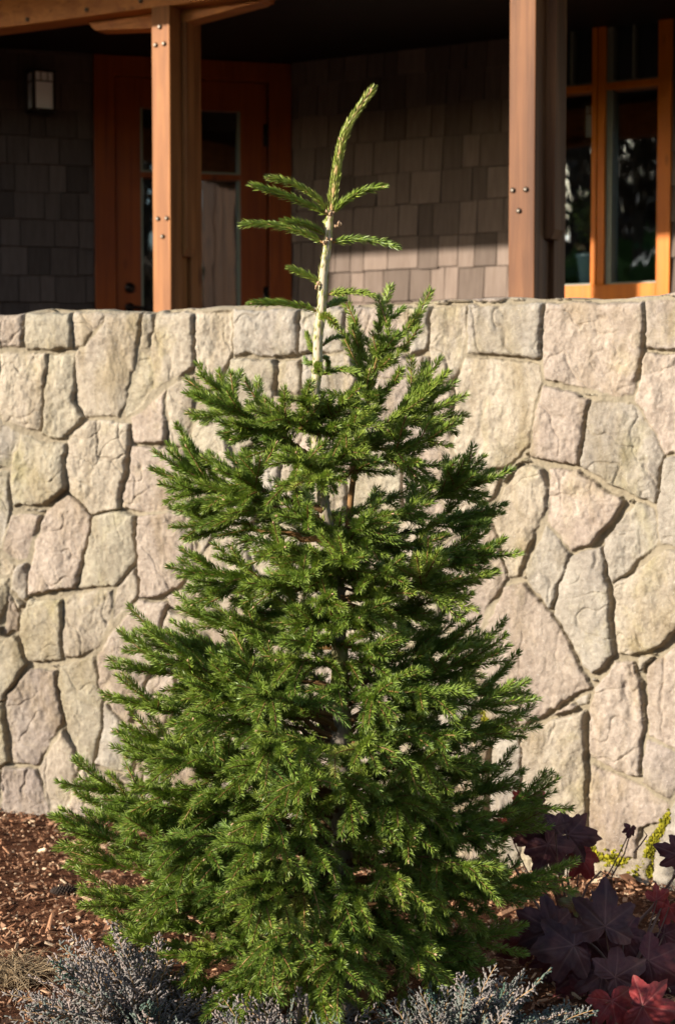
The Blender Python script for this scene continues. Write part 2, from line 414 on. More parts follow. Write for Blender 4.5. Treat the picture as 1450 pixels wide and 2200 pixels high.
ST = [
 (c3((-60, 60), (112, 60), (112, 208), (-60, 215)), PINK), (c3((114, 60), (316, 60), (316, 222), (120, 228)), OLIV),
 (c3((318, 60), (460, 60), (450, 110), (395, 160), (360, 205), (318, 215)), TAN),
 (c3((465, 60), (608, 60), (605, 200), (585, 300), (545, 470), (520, 508), (375, 515), (326, 440), (330, 250), (340, 222), (375, 200), (450, 120)), TAN),
 (c3((610, 60), (668, 60), (655, 218), (612, 222)), GREY),
 (c3((672, 60), (838, 60), (838, 300), (790, 330), (680, 385), (655, 240), (660, 150)), TAN),
 (c3((612, 228), (650, 240), (678, 330), (678, 390), (600, 480), (545, 512), (545, 470), (585, 300)), OLIV),
 (c3((842, 55), (1000, 55), (995, 230), (960, 340), (900, 420), (842, 400)), TAN),
 (c3((1003, 50), (1288, 40), (1285, 240), (1180, 258), (1060, 240), (1003, 255)), GREY),
 (c3((1290, 40), (1480, 35), (1480, 235), (1290, 240)), GREY), (c3((1482, 35), (1760, 30), (1755, 215), (1482, 235)), PINK),
 (c3((8, 230), (212, 240), (212, 290), (185, 575), (130, 575), (20, 525), (0, 480)), TAN),
 (c3((216, 245), (330, 230), (325, 440), (370, 515), (290, 608), (250, 615), (190, 590), (190, 520)), OLIV),
 (c3((-60, 235), (5, 230), (0, 500), (20, 530), (5, 575), (-60, 580)), TAN),
 (c3((720, 385), (720, 630), (575, 620), (572, 510), (640, 470)), PINK), (c3((840, 330), (726, 385), (726, 635), (800, 640), (850, 440)), TAN),
 (c3((1000, 258), (1180, 262), (1195, 290), (1185, 420), (1150, 500), (980, 520), (850, 470), (900, 420), (965, 345)), OLIV),
 (c3((1200, 270), (1300, 255), (1295, 430), (1195, 400)), TAN), (c3((1302, 245), (1480, 240), (1480, 470), (1330, 470), (1300, 430)), GREY),
 (c3((1180, 415), (1310, 470), (1340, 500), (1330, 560), (1200, 560), (1150, 510)), PINK),
 (c3((22, 535), (90, 585), (50, 730), (-60, 735), (-60, 590)), GREY),
 (c3((92, 585), (150, 600), (200, 620), (290, 620), (292, 820), (200, 895), (60, 895), (52, 730)), OLIV),
 (c3((375, 522), (570, 528), (565, 640), (530, 800), (520, 910), (400, 930), (300, 830), (295, 615)), TAN),
 (c3((572, 630), (720, 645), (800, 650), (820, 700), (800, 830), (740, 910), (600, 925), (525, 905), (545, 790)), PINK),
 (c3((860, 450), (975, 525), (1000, 680), (1030, 740), (900, 740), (810, 680), (820, 620)), OLIV),
 (c3((300, 835), (405, 935), (395, 1010), (335, 1245), (130, 1280), (125, 1200), (185, 960), (210, 905)), PINK),
 (c3((50, 925), (185, 930), (125, 1120), (90, 1125), (15, 1080)), PINK), (c3((-60, 745), (48, 740), (50, 900), (15, 1070), (-60, 1090)), GREY),
 (c3((5, 1100), (78, 1140), (60, 1190), (5, 1190)), TAN), (c3((-60, 1200), (46, 1200), (42, 1290), (0, 1390), (-60, 1430)), OLIV),
 (c3((410, 930), (520, 912), (590, 935), (590, 1140), (505, 1240), (340, 1250), (395, 1010)), OLIV),
 (c3((600, 935), (740, 920), (820, 940), (860, 1130), (770, 1250), (690, 1280), (602, 1290), (595, 1140)), PINK),
 (c3((82, 1140), (125, 1130), (125, 1285), (105, 1300), (50, 1250), (52, 1200)), GREY),
 (c6((180, 105), (408, 100), (395, 490), (180, 500), (130, 330), (135, 200)), OLIV),
 (c6((412, 95), (490, 60), (712, 45), (710, 230), (620, 400), (520, 460), (405, 475), (400, 300)), TAN),
 ([(250, 1262), (296, 1218), (300, 1283), (247, 1333)], TAN),
 (c6((865, 105), (1045, 125), (1000, 330), (980, 500), (920, 590), (870, 750), (815, 885), (740, 830), (640, 690), (610, 460), (720, 300)), PINK),
 (c6((1050, 160), (1230, 240), (1300, 350), (1300, 480), (1000, 520), (1010, 330)), TAN),
 (c6((925, 600), (1100, 560), (1100, 800), (1000, 960), (850, 930), (840, 880), (880, 740)), PINK),
 (c6((375, 530), (520, 470), (600, 450), (615, 560), (645, 720), (650, 900), (590, 1140), (520, 1120), (490, 1040), (410, 850), (370, 640)), OLIV),
 (c6((185, 535), (360, 540), (375, 680), (410, 860), (240, 1140), (90, 1130), (40, 760), (60, 700)), MAUV),
 (c6((0, 350), (115, 330), (170, 510), (55, 700), (30, 745), (-80, 750), (-80, 370)), OLIV),
 (c6((60, 60), (125, 210), (118, 310), (20, 335), (50, 160)), MAUV),
 (c6((655, 735), (740, 840), (820, 900), (860, 960), (840, 1150), (825, 1210), (600, 1140), (650, 920)), GREY),
 (c6((420, 885), (490, 1045), (515, 1130), (440, 1400), (320, 1420), (245, 1160)), TAN),
 (c6((520, 1145), (650, 1180), (800, 1280), (840, 1300), (900, 1600), (480, 1600), (435, 1415)), PINK),
 (c6((320, 1430), (440, 1430), (480, 1600), (325, 1600)), GREY), (c6((30, 1150), (230, 1155), (320, 1400), (325, 1650), (10, 1650), (20, 1200)), MAUV),
 (c6((-80, 760), (25, 750), (70, 1120), (0, 1170), (-80, 1180)), OLIV), (c6((-80, 1185), (10, 1185), (0, 1650), (-80, 1650)), GREY),
 (c4((-60, 50), (72, 45), (70, 190), (60, 300), (-60, 320)), GREY),
 (c4((75, 50), (282, 45), (272, 220), (240, 365), (200, 480), (60, 480), (62, 300)), TAN),
 (c4((285, 40), (705, 30), (692, 340), (660, 345), (275, 310)), GREY),
 (c4((265, 330), (640, 360), (685, 385), (690, 480), (655, 620), (620, 840), (560, 900), (490, 960), (300, 1010), (200, 850), (205, 480)), TAN),
 (c4((710, 25), (1278, 15), (1275, 250), (1220, 550), (1100, 560), (900, 500), (700, 455)), PINK),
 (c4((1283, 15), (1500, 10), (1500, 300), (1285, 295)), MAUV),
 (c4((1285, 310), (1500, 315), (1500, 890), (1385, 890), (1320, 740), (1225, 580), (1265, 340)), PINK),
 (c4((700, 480), (900, 540), (975, 580), (940, 700), (915, 960), (800, 930), (640, 900), (640, 780), (690, 500)), PINK),
 (c4((980, 585), (1215, 590), (1340, 760), (1388, 890), (1345, 1170), (1200, 1120), (920, 960), (950, 700)), GREY),
 (c4((1395, 900), (1500, 905), (1500, 1420), (1370, 1390), (1345, 1190)), GREY),
 (c4((735, 955), (900, 970), (1165, 1150), (1170, 1180), (990, 1390), (870, 1430), (720, 1270), (740, 1120)), PINK),
 (c4((600, 935), (700, 960), (735, 1080), (725, 1190), (560, 1580), (510, 1590), (410, 1230), (480, 1080)), TAN),
 (c4((1240, 1150), (1340, 1200), (1370, 1370), (1100, 1630), (1045, 1480), (1045, 1370)), GREY),
 (c4((715, 1280), (865, 1440), (850, 1500), (760, 1740), (740, 1765), (615, 1600), (600, 1560)), GREY),
 (c5((850, -150), (1040, -215), (1060, -60), (1085, 130), (1115, 420), (1000, 525), (940, 470), (765, 180), (770, 140), (805, 0)), GREY),
 (c4((300, 1020), (490, 970), (400, 1150), (350, 1240), (200, 1240), (100, 1100)), TAN),
 (c4((350, 1250), (405, 1235), (510, 1590), (400, 1740), (340, 1900), (140, 1870), (130, 1400)), PINK),
 (c5((600, 0), (740, 160), (850, 340), (985, 590), (860, 660), (605, 815), (560, 800), (590, 620), (330, 560), (350, 330), (480, 30)), PINK),
 (c5((1105, 10), (1150, -20), (1400, -190), (1500, -180), (1500, 240), (1380, 360), (1300, 410), (1130, 410), (1110, 200)), TAN),
 (c5((1500, 310), (1290, 490), (1285, 560), (1300, 860), (1500, 970)), PINK),
 (c5((1110, 445), (1215, 445), (1250, 560), (1280, 740), (1260, 1100), (1180, 1090), (975, 1000), (955, 760), (990, 600)), PINK),
 (c5((605, 830), (935, 715), (945, 1000), (950, 1370), (940, 1900), (580, 1900), (585, 900)), TAN),
 (c5((415, 880), (590, 850), (585, 1900), (385, 1900), (410, 1000)), GREY), (c5((140, 880), (400, 900), (380, 1260), (370, 1900), (130, 1900)), PINK),
 (c5((970, 1030), (1270, 1150), (1415, 1260), (1380, 1350), (1260, 1400), (1240, 1560), (955, 1560)), PINK),
 (c5((1300, 880), (1500, 980), (1500, 1130), (1415, 1240), (1270, 1130), (1270, 1000)), MAUV),
 (c5((1500, 1200), (1420, 1280), (1330, 1500), (1300, 2000), (1500, 2000)), GREY),
 (c5((955, 1580), (1180, 1560), (1260, 1440), (1340, 1400), (1320, 1520), (1290, 2000), (955, 2000)), TAN),
 (c5((320, 590), (580, 650), (555, 800), (400, 850), (330, 700)), TAN),
]
POLY = [(np.array([px2wall(a, b) for a, b in p]), t) for p, t in ST]
S0, S1, RES = -1.42, 1.38, .0031
ZTOP = 1.668
def ztop(s):
    return ZTOP + .009 * vnoise(s * 5.3, s * 0 + 2.2, 4) + .004 * vnoise(s * 17, s * 0 + 1.1, 6)
def stone_heights(S, Z):
    """returns height, joint mask, tint for points on the wall"""
    sh = S.shape; S = S.ravel(); Z = Z.ravel()
    Sw = S + .0045 * fbm(S * 26, Z * 26, 4, 21, .6); Zw = Z + .0045 * fbm(S * 26, Z * 26, 4, 31, .6)
    D = np.zeros(S.shape); ID = np.full(S.shape, -1)
    Dout = np.full(S.shape, 1e9)
    for k, (P, t) in enumerate(POLY):
        lo = P.min(0) - .06; hi = P.max(0) + .06
        q = np.where((Sw > lo[0]) & (Sw < hi[0]) & (Zw > lo[1]) & (Zw < hi[1]))[0]
        if len(q) == 0: continue
        x = Sw[q]; y = Zw[q]; inside = np.zeros(len(q), bool); d = np.full(len(q), 1e9)
        for e in range(len(P)):
            a = P[e]; b = P[(e + 1) % len(P)]; ab = b - a
            tt = np.clip(((x - a[0]) * ab[0] + (y - a[1]) * ab[1]) / (ab @ ab + 1e-12), 0, 1)
            d = np.minimum(d, np.hypot(x - a[0] - tt * ab[0], y - a[1] - tt * ab[1]))
            c = ((a[1] > y) != (b[1] > y)) & (x < (b[0] - a[0]) * (y - a[1]) / (b[1] - a[1] + 1e-12) + a[0])
            inside ^= c
        qi = q[inside]; new = ID[qi] < 0
        D[qi[new]] = d[inside][new]; ID[qi[new]] = k
        qo = q[~inside]; Dout[qo] = np.minimum(Dout[qo], d[~inside])
    # filler stones (voronoi) for the rest of the wall
    r2 = np.random.RandomState(77)
    gx, gy = np.meshgrid(np.arange(-5, 5, .21), np.arange(-.3, 2.0, .20))
    gx = gx + (np.arange(gx.shape[0]) % 2)[:, None] * .10
    sx = (gx + r2.uniform(-.07, .07, gx.shape)).ravel(); sy = (gy + r2.uniform(-.07, .07, gx.shape)).ravel()
    q = np.where(ID < 0)[0]
    if len(q):
        f1 = np.full(len(q), 1e9); f2 = np.full(len(q), 1e9); i1 = np.zeros(len(q), int)
        lo, hi = Sw[q].min() - .5, Sw[q].max() + .5
        for k in range(len(sx)):
            if sx[k] < lo or sx[k] > hi: continue
            dd = np.hypot(Sw[q] - sx[k], (Zw[q] - sy[k]))
            m = dd < f1; f2 = np.where(m, f1, np.minimum(f2, dd)); i1[m] = k; f1 = np.where(m, dd, f1)
        D[q] = np.minimum((f2 - f1) * .5, Dout[q]); ID[q] = 1000 + i1
        # thin slivers between traced stones are mortar
        D[q] = np.where(Dout[q] < .012, 0, D[q])
    r3 = np.random.RandomState(3); off = r3.uniform(-.005, .008, 4000); ta = r3.normal(0, .045, 4000); tb = r3.normal(0, .035, 4000)
    jw = .0012
    d = np.clip(D - jw, 0, None)
    edge = 1 - np.exp(-d / .0030)
    cs = np.zeros(4000); cz = np.zeros(4000)
    for k, (P, t) in enumerate(POLY): cs[k], cz[k] = P.mean(0)
    cs[1000:1000 + len(sx)] = sx; cz[1000:1000 + len(sy)] = sy
    body = .013 + off[ID] + ta[ID] * (S - cs[ID]) + tb[ID] * (Z - cz[ID])
    idf = ID * 3.7
    n1 = fbm(S * 7 + idf, Z * 5 + idf, 4, 60)
    n2 = fbm(S * 26 + idf, Z * 18, 4, 70, .6)
    # split ledges running down the faces
    w_ = S * 9 + .55 * fbm(S * 8, Z * 6, 3, 90) + Z * 2.2 + idf; led = np.abs((w_ % 1.0) - .5) * 2
    led = np.clip((led - .86) / .14, 0, 1) * np.clip(vnoise(S * 6 + idf, Z * 6, 95) * 2.2, 0, 1)
    w2 = Z * 8 + .8 * fbm(S * 7, Z * 7, 3, 97) + idf; led2 = np.clip((np.abs((w2 % 1.0) - .5) * 2 - .90) / .10, 0, 1) * np.clip(vnoise(S * 5, Z * 5 + idf, 99) * 2.2 - .2, 0, 1)
    terr = np.floor(n1 * 3.0 + .5) / 3.0
    body = body + .0042 * n1 + .0042 * terr + .0036 * n2 * (.4 + .6 * (vnoise(S * 4 + idf, Z * 4, 33) > 0)) - .008 * led - .007 * led2
    body = body + .005 * (1 - np.exp(-d / .03))
    crack = np.clip(.55 + 1.3 * vnoise(S * 6, Z * 6, 44), 0, 1) * np.exp(-(D / .0042) ** 2)
    mort = .0085 + .006 * fbm(S * 5, Z * 5, 2, 13) + .0016 * fbm(S * 60, Z * 60, 2, 12) - .020 * crack
    H = mort + (body - mort) * edge
    joint = np.clip(1 - d / .0022, 0, 1)
    tints = np.zeros((4000, 3)); pal = np.array([TAN, PINK, GREY, OLIV, MAUV, TAN])
    tints[:] = pal[r3.randint(0, 6, 4000)]
    for k, (P, t) in enumerate(POLY): tints[k] = t
    tints *= r3.uniform(.88, 1.06, 4000)[:, None]
    T = tints[ID]
    T = (T * .52 + np.array([.545, .480, .395]) * .44) * np.array([.80, .78, .745])
    return H.reshape(sh), joint.reshape(sh), T.reshape(sh + (3,))
def wall_patch(mb, s0, s1, res):
    s = np.arange(s0, s1 + res * .5, res)
    nz = int(1.85 / res); zf = np.linspace(-.14, 1.0, nz)     # runs to the top edge
    SG, ZF = np.meshgrid(s, np.linspace(0, 1, nz))
    zt = ztop(SG)
    Z = -.14 + ZF * (zt + .14)
    H, J, T = stone_heights(SG, Z)
    # round the top edge
    H = H - .016 * np.exp(-(zt - Z) / .014)
    X = np.interp(SG, SS, XS); Y = wallY(X)
    sl = np.where(X < -1.3, -.44 - .15 * -1.3, np.where(X > 1.15, -.44 - .15 * 1.15, -.44 - .15 * X))
    nx = sl / np.hypot(1, sl); ny = -1 / np.hypot(1, sl)
    V = np.stack([X + nx * H, Y + ny * H, Z], -1)
    C = np.concatenate([T, J[..., None]], -1)
    # cap going back over the top
    rows = []; cr = []
    for bk, dz in ((.012, .003), (.03, .004), (.07, .005), (.14, .003), (.25, .006), (.40, 0.0), (.42, -.06), (.42, -1.9)):
        h = .35 * H[-1] - bk; zz = zt[-1] + dz + .003 * vnoise(s * 9, s * 0 + bk * 30, 7)
        rows.append(np.stack([X[-1] + nx[-1] * h, Y[-1] + ny[-1] * h, zz], -1)); cr.append(C[-1])
    V = np.concatenate([V, np.array(rows)]); C = np.concatenate([C, np.array(cr)])
    m, n = V.shape[:2]; idx = np.arange(m * n).reshape(m, n)
    F = np.stack([idx[:-1, :-1], idx[:-1, 1:], idx[1:, 1:], idx[1:, :-1]], -1).reshape(-1, 4)
    mb.add(V.reshape(-1, 3), F, 0, C.reshape(-1, 4))
mb = MB()
wall_patch(mb, S0, S1, RES)
wall_patch(mb, -3.6, S0 + .001, .02); wall_patch(mb, S1, 3.0, .02)
wall = tag(mb.build('stone_wall', M['stone'], origin=(0, wallY(0.0), 0)), 'curved garden wall of irregular tan and pink field stones behind the spruce', 'wall')

def wall_point(px, py, h=.012):
    s, z = px2wall(px, py); X = float(np.interp(s, SS, XS)); Y = float(wallY(X)); sl = -.44 - .15 * X
    q = math.hypot(1, sl); return np.array([X + sl / q * h, Y - h / q, z])
# moss in the lower joints
def moss(mb, line, wdt, n):
    pts = np.array([wall_point(a, b, .006) for a, b in line])
    seg = np.linalg.norm(np.diff(pts, axis=0), axis=1); cum = np.concatenate([[0], np.cumsum(seg)])
    for _ in range(n):
        t = rng.uniform(0, cum[-1]); p = np.array([np.interp(t, cum, pts[:, k]) for k in range(3)])
        p = p + rng.normal(0, 1, 3) * np.array([wdt, .002, wdt]) * .5
        r = rng.uniform(.003, .0085); ico = rng.normal(0, 1, (6, 3)); ico /= np.linalg.norm(ico, axis=1)[:, None]
        V = p + r * np.array([[1, 0, 0], [-1, 0, 0], [0, 1, 0], [0, -1, 0], [0, 0, 1], [0, 0, -1]]) * rng.uniform(.6, 1.3, (6, 1))
        F = [[0, 2, 4], [2, 1, 4], [1, 3, 4], [3, 0, 4], [2, 0, 5], [1, 2, 5], [3, 1, 5], [0, 3, 5]]
        mb.add(V, F, 0, (rng.rand(), rng.rand(), 0, 1))
mb = MB()
moss(mb, [(1440, 1752), (1420, 1790), (1400, 1815), (1388, 1860)], .013, 800)
moss(mb, [(1390, 1868), (1372, 1900), (1362, 1945)], .022, 1100)
moss(mb, [(1282, 1826), (1310, 1845), (1345, 1858), (1378, 1870)], .018, 800)
moss(mb, [(1335, 1838), (1362, 1845)], .032, 600)
moss(mb, [(1045, 1530), (1050, 1565), (1085, 1565)], .012, 160)
moss(mb, [(1225, 1940), (1300, 1948), (1340, 1950)], .008, 260)
moss(mb, [(1130, 1880), (1145, 1930)], .014, 200)
moss(mb, [(0, 1200), (6, 1250)], .008, 50)
mo = mb.build('moss', M['moss'], parent=wall, smooth=False); mo['label'] = 'yellow green moss in the joints near the foot of the wall'

# ================================================================== HOUSE
K = np.array([-.262, 9.6, 0.0])                      # the inner corner where the two walls meet
UZ = np.array([0, 0, 1.0])
ya, yb = R_(14), R_(29)
aR = np.array([math.cos(ya), math.sin(ya), 0]); aN = np.array([math.sin(ya), -math.cos(ya), 0])
bR = np.array([math.cos(yb), -math.sin(yb), 0]); bN = np.array([-math.sin(yb), -math.cos(yb), 0])
FA = np.array([aR, aN, UZ]); FB = np.array([bR, bN, UZ])
ZF = .90                                             # porch floor
def on_plane(px, py, R, N, off=0.0):
    d = ray(px, py); O = np.array([0, 0, CAMH]); t = ((K + N * off - O) @ N) / (d @ N)
    p = O + d * t; return (p - K) @ R, p[2]
house = empty('house', (K[0], K[1], 0))
tag(house, 'brown shingled house with orange door and window under a timber porch', 'house')

def shingles(mb, Kp, FR, u0, u1, z0, z1, course, seed, holes=()):
    r = np.random.RandomState(seed); z = z0; j = 0
    while z < z1:
        u = u0 - r.uniform(0, .1); zj = z
        while u < u1:
            wd = r.uniform(.075, .185); a, b = max(u, u0) + .0026, min(u + wd, u1) - .0026
            if b - a > .01:
                dz = r.uniform(-.005, .006); th = r.uniform(.014, .024)
                segs = [(a, b)]
                for (h0, h1, hz0, hz1) in holes:
                    if zj + course > hz0 and zj < hz1:
                        ns = []
                        for (p, q) in segs:
                            if q <= h0 or p >= h1: ns.append((p, q))
                            else:
                                if p < h0: ns.append((p, h0))
                                if q > h1: ns.append((h1, q))
                        segs = ns
                for (p, q) in segs:
                    if q - p < .004: continue
                    L = np.array([[p, th, zj + dz], [q, th, zj + dz], [q, .001, zj + dz], [p, .001, zj + dz],
                                  [p, .004, zj + course + .004], [q, .004, zj + course + .004], [q, .001, zj + course + .004], [p, .001, zj + course + .004]])
                    mb.add(Kp + L @ FR, BOXF[:, ::-1], 0, (r.rand(), r.rand(), 0, 1))
            u += wd
        z += course
# wall A (left, with the door)
uA = lambda px, py=600: on_plane(px, py, aR, aN)[0]
dl, dr_ = uA(204), uA(624)                           # outer edges of the door casing
zdoor = ZF + 2.25
mb = MB(); shingles(mb, K, FA, -3.2, dl, ZF, 3.7, .147, 4)
box(mb, K, FA, (-3.2, -.15, 0), (dl, 0, 3.9)); box(mb, K, FA, (dl, -.15, zdoor + .02), (0.0, 0, 3.9)); box(mb, K, FA, (dr_, -.15, 0), (.05, 0, zdoor + .02))
o = mb.build('shingle_wall', M['shingle_shade_tint'], house, smooth=False); o['label'] = 'brown shingle wall left of the door, tinted darker for shade'
mb = MB(); box(mb, K, FA, (-3.4, .0, ZF), (-3.2, 1.1, 3.6)); o = mb.build('added_sun_blocker', M['shingle_shade_tint'], house, smooth=False)  # unseen wall stub, added to keep the sun off wall A and the door
# wall B (right, with the window)
uB = lambda px, py=600: on_plane(px, py, bR, bN)[0]
wl_, wr_ = uB(1150), uB(1441, 600)
zb_, zt_ = on_plane(1330, 656, bR, bN)[1], on_plane(1330, 15, bR, bN)[1]
mb = MB(); shingles(mb, K, FB, 0.012, 3.6, ZF, 3.7, .172, 9, holes=[(wl_, wr_, zb_, zt_)])
box(mb, K, FB, (-.05, -.15, 0), (wl_, 0, 3.9)); box(mb, K, FB, (wr_, -.15, 0), (3.6, 0, 3.9))
box(mb, K, FB, (wl_, -.15, 0), (wr_, 0, zb_)); box(mb, K, FB, (wl_, -.15, zt_), (wr_, 0, 3.9))
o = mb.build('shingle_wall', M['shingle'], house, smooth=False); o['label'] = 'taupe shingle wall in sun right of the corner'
# rooms behind the glass
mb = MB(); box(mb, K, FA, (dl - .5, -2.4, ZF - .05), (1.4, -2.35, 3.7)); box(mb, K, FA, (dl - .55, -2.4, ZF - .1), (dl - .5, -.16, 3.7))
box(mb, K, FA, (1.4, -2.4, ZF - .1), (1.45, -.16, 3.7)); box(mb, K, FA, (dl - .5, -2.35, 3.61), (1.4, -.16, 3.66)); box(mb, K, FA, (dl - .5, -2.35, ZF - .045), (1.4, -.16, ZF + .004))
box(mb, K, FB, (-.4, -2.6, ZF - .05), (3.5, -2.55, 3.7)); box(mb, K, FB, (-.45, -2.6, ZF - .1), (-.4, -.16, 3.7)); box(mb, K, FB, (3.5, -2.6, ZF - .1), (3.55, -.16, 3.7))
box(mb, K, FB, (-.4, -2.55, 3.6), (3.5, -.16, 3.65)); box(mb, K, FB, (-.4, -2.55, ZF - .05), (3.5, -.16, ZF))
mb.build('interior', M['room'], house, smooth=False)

# door ----------------------------------------------------------------
df = MB()
jl, jr = uA(250), uA(574)
box(df, K, FA, (dl, -.06, ZF), (jl - .004, .032, zdoor + .11)); box(df, K, FA, (jr + .006, -.06, ZF), (dr_, .032, zdoor + .11)); box(df, K, FA, (jl - .004, -.06, zdoor + .003), (jr + .006, .030, zdoor + .11))
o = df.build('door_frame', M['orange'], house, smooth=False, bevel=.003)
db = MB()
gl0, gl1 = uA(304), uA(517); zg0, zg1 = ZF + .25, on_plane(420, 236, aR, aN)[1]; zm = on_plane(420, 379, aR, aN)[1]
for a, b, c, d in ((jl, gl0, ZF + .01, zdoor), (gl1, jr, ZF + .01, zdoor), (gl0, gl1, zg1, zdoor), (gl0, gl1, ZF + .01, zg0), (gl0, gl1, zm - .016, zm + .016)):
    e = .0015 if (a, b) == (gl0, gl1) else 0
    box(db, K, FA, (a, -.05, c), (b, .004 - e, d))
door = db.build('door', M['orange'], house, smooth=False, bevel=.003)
door['label'] = 'orange stained wood door with tall glass and a crossbar'
mb = MB()
for z0, z1 in ((zg0, zm - .016), (zm + .016, zg1)):
    box(mb, K, FA, (gl1 - .016, -.034, z0), (gl1, .002, z1)); box(mb, K, FA, (gl0, -.034, z0), (gl0 + .012, .0, z1)); box(mb, K, FA, (gl0 + .012, -.034, z0), (gl1 - .016, .0, z0 + .010))
mb.build('glazing_stop', M['stop'], door, smooth=False)
mb = MB(); box(mb, K, FA, (gl0, -.030, zg0), (gl1, -.026, zm - .016)); box(mb, K, FA, (gl0, -.030, zm + .016), (gl1, -.026, zg1)); mb.build('glass_pane', M['glass'], door, smooth=False)
mb = MB()
u = np.linspace(gl0 - .05, gl1 + .05, 120); zc = np.array([ZF + .1, zg1 - .17])
V = np.array([[a, -.12 + .012 * math.sin(a * 95), z] for z in zc for a in u]); V[:, 1] = -.12 + .003 * np.sin(V[:, 0] * 80); idx = np.arange(len(V)).reshape(2, -1)
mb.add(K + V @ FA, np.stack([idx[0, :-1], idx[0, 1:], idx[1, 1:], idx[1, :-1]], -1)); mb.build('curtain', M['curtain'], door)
hu, hz = on_plane(279, 661, aR, aN); du, dz_ = on_plane(279, 619, aR, aN)
mb = MB(); O = K + hu * aR + .004 * aN + hz * UZ
lathe(mb, O, aN, [(.0, -.001), (.026, -.001), (.027, .006), (.022, .012), (.011, .014), (.011, .045), (.0, .047)])
tube(mb, np.array([O + aN * .04, O + aN * .043 + aR * .03, O + aN * .043 + aR * .075 - UZ * .003, O + aN * .038 + aR * .118 + UZ * .002]), [.009, .009, .008, .006], 8)
mb.build('door_handle', M['bronze'], door)
mb = MB(); O = K + du * aR + .004 * aN + dz_ * UZ
lathe(mb, O, aN, [(.0, -.001), (.028, -.001), (.029, .008), (.024, .016), (.010, .017), (.009, .020), (.0, .020)]); mb.build('deadbolt', M['bronze'], door)
for py in (292, 640):
    _, z = on_plane(572, py, aR, aN); mb = MB()
    for q in range(3): lathe(mb, K + (jr + .003) * aR + .014 * aN + (z - .06 + q * .041) * UZ, UZ, [(0, 0), (.0075, 0), (.0075, .039), (0, .039)], 10)
    box(mb, K, FA, (jr - .022, .003, z - .06), (jr + .0, .008, z + .062)); mb.build('hinge', M['bronze'], door)

# window --------------------------------------------------------------
wf = MB(); uw = lambda px, py=400: on_plane(px, py, bR, bN, .03)[0]
zw = lambda px, py: on_plane(px, py, bR, bN, .03)[1]
m0, m1 = uw(1268, 400), uw(1297, 400); r0, r1 = uw(1408, 550), wr_
zbot = zw(1350, 609); ztop_ = zw(1350, 45); zr = zw(1350, 180)
box(wf, K, FB, (wl_, -.09, zb_), (wl_ + .07, .03, zt_)); box(wf, K, FB, (r0, -.09, zb_), (r1, .03, zt_)); 
box(wf, K, FB, (wl_ + .07, -.09, zb_), (r0, .028, zbot - .0)); box(wf, K, FB, (wl_ + .07, -.09, ztop_), (r0, .028, zt_))
mid = (m0 + m1) / 2 - .006
box(wf, K, FB, (m0, -.09, zbot), (mid - .002, .026, ztop_)); box(wf, K, FB, (mid + .002, -.09, zbot), (m1, .026, ztop_))
for a, b in ((wl_ + .07, m0), (m1, r0)): box(wf, K, FB, (a, -.085, zr - .018), (b, .018, zr + .018))
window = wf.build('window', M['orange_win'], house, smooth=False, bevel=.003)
window['label'] = 'orange framed two light window with a narrow crossbar'
mb = MB()
for a, b in ((wl_ + .07, m0), (m1, r0)):
    for z0, z1 in ((zbot, zr - .018), (zr + .018, ztop_)):
        box(mb, K, FB, (a, -.075, z0), (a + .032, .006, z1)); box(mb, K, FB, (b - .004, -.075, z0), (b, .006, z1)); box(mb, K, FB, (a + .032, -.075, z0), (b - .004, .006, z0 + .010))
    box(mb, K, FB, ((a + b) / 2 - .006, -.06, zr + .018), ((a + b) / 2 + .006, .002, ztop_))
mb.build('glazing_stop', M['stop'], window, smooth=False)
mb = MB()
for a, b in ((wl_ + .07, m0), (m1, r0)): box(mb, K, FB, (a, -.045, zbot), (b, -.041, zr - .018)); box(mb, K, FB, (a, -.045, zr + .018), (b, -.041, ztop_))
mb.build('glass_pane', M['glass'], window, smooth=False)

# porch ----------------------------------------------------------------
pu = np.array([math.cos(HY), -math.sin(HY), 0]); pn = np.array([-math.sin(HY), -math.cos(HY), 0]); FPp = np.array([pu, pn, UZ])
mb = MB(); PO = at(347, 400, 7.4); PO[2] = 0
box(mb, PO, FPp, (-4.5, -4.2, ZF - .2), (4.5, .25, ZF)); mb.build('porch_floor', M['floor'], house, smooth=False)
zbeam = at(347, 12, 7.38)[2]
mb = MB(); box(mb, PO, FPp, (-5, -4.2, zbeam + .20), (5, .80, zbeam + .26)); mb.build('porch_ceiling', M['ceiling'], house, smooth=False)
mb = MB()
box(mb, PO, FPp, (-5, -.13, zbeam), (.62, -.002, zbeam + .24), 0); box(mb, PO, FPp, (.624, -.13, zbeam), (5, -.002, zbeam + .24), 0)
beam = mb.build('beam', M['beam'], house, smooth=False, bevel=.004); beam['label'] = 'thick orange brown timber beam over the left post'
def bolt(parent, p, n, r=.0075):
    mb = MB(); n = np.array(n)
    lathe(mb, p, n, [(0, -.002), (r * 1.45, -.002), (r * 1.45, .0015), (r * 1.3, .0025)], 14); lathe(mb, p, n, [(r, .002), (r, .008), (r * .7, .0095), (0, .0095)], 6)
    mb.build('bolt', M['bolt'], parent, smooth=False)
def bolt_px(parent, px, py, O, r=.0075, off=.001):
    d = ray(px, py); C = np.array([0, 0, CAMH]); t = ((O + pn * off - C) @ pn) / (d @ pn); bolt(parent, C + d * t, pn, r)
for px, py in ((187, 21), (303, 2), (60, 42)): bolt_px(beam, px, py, PO, off=-.001)
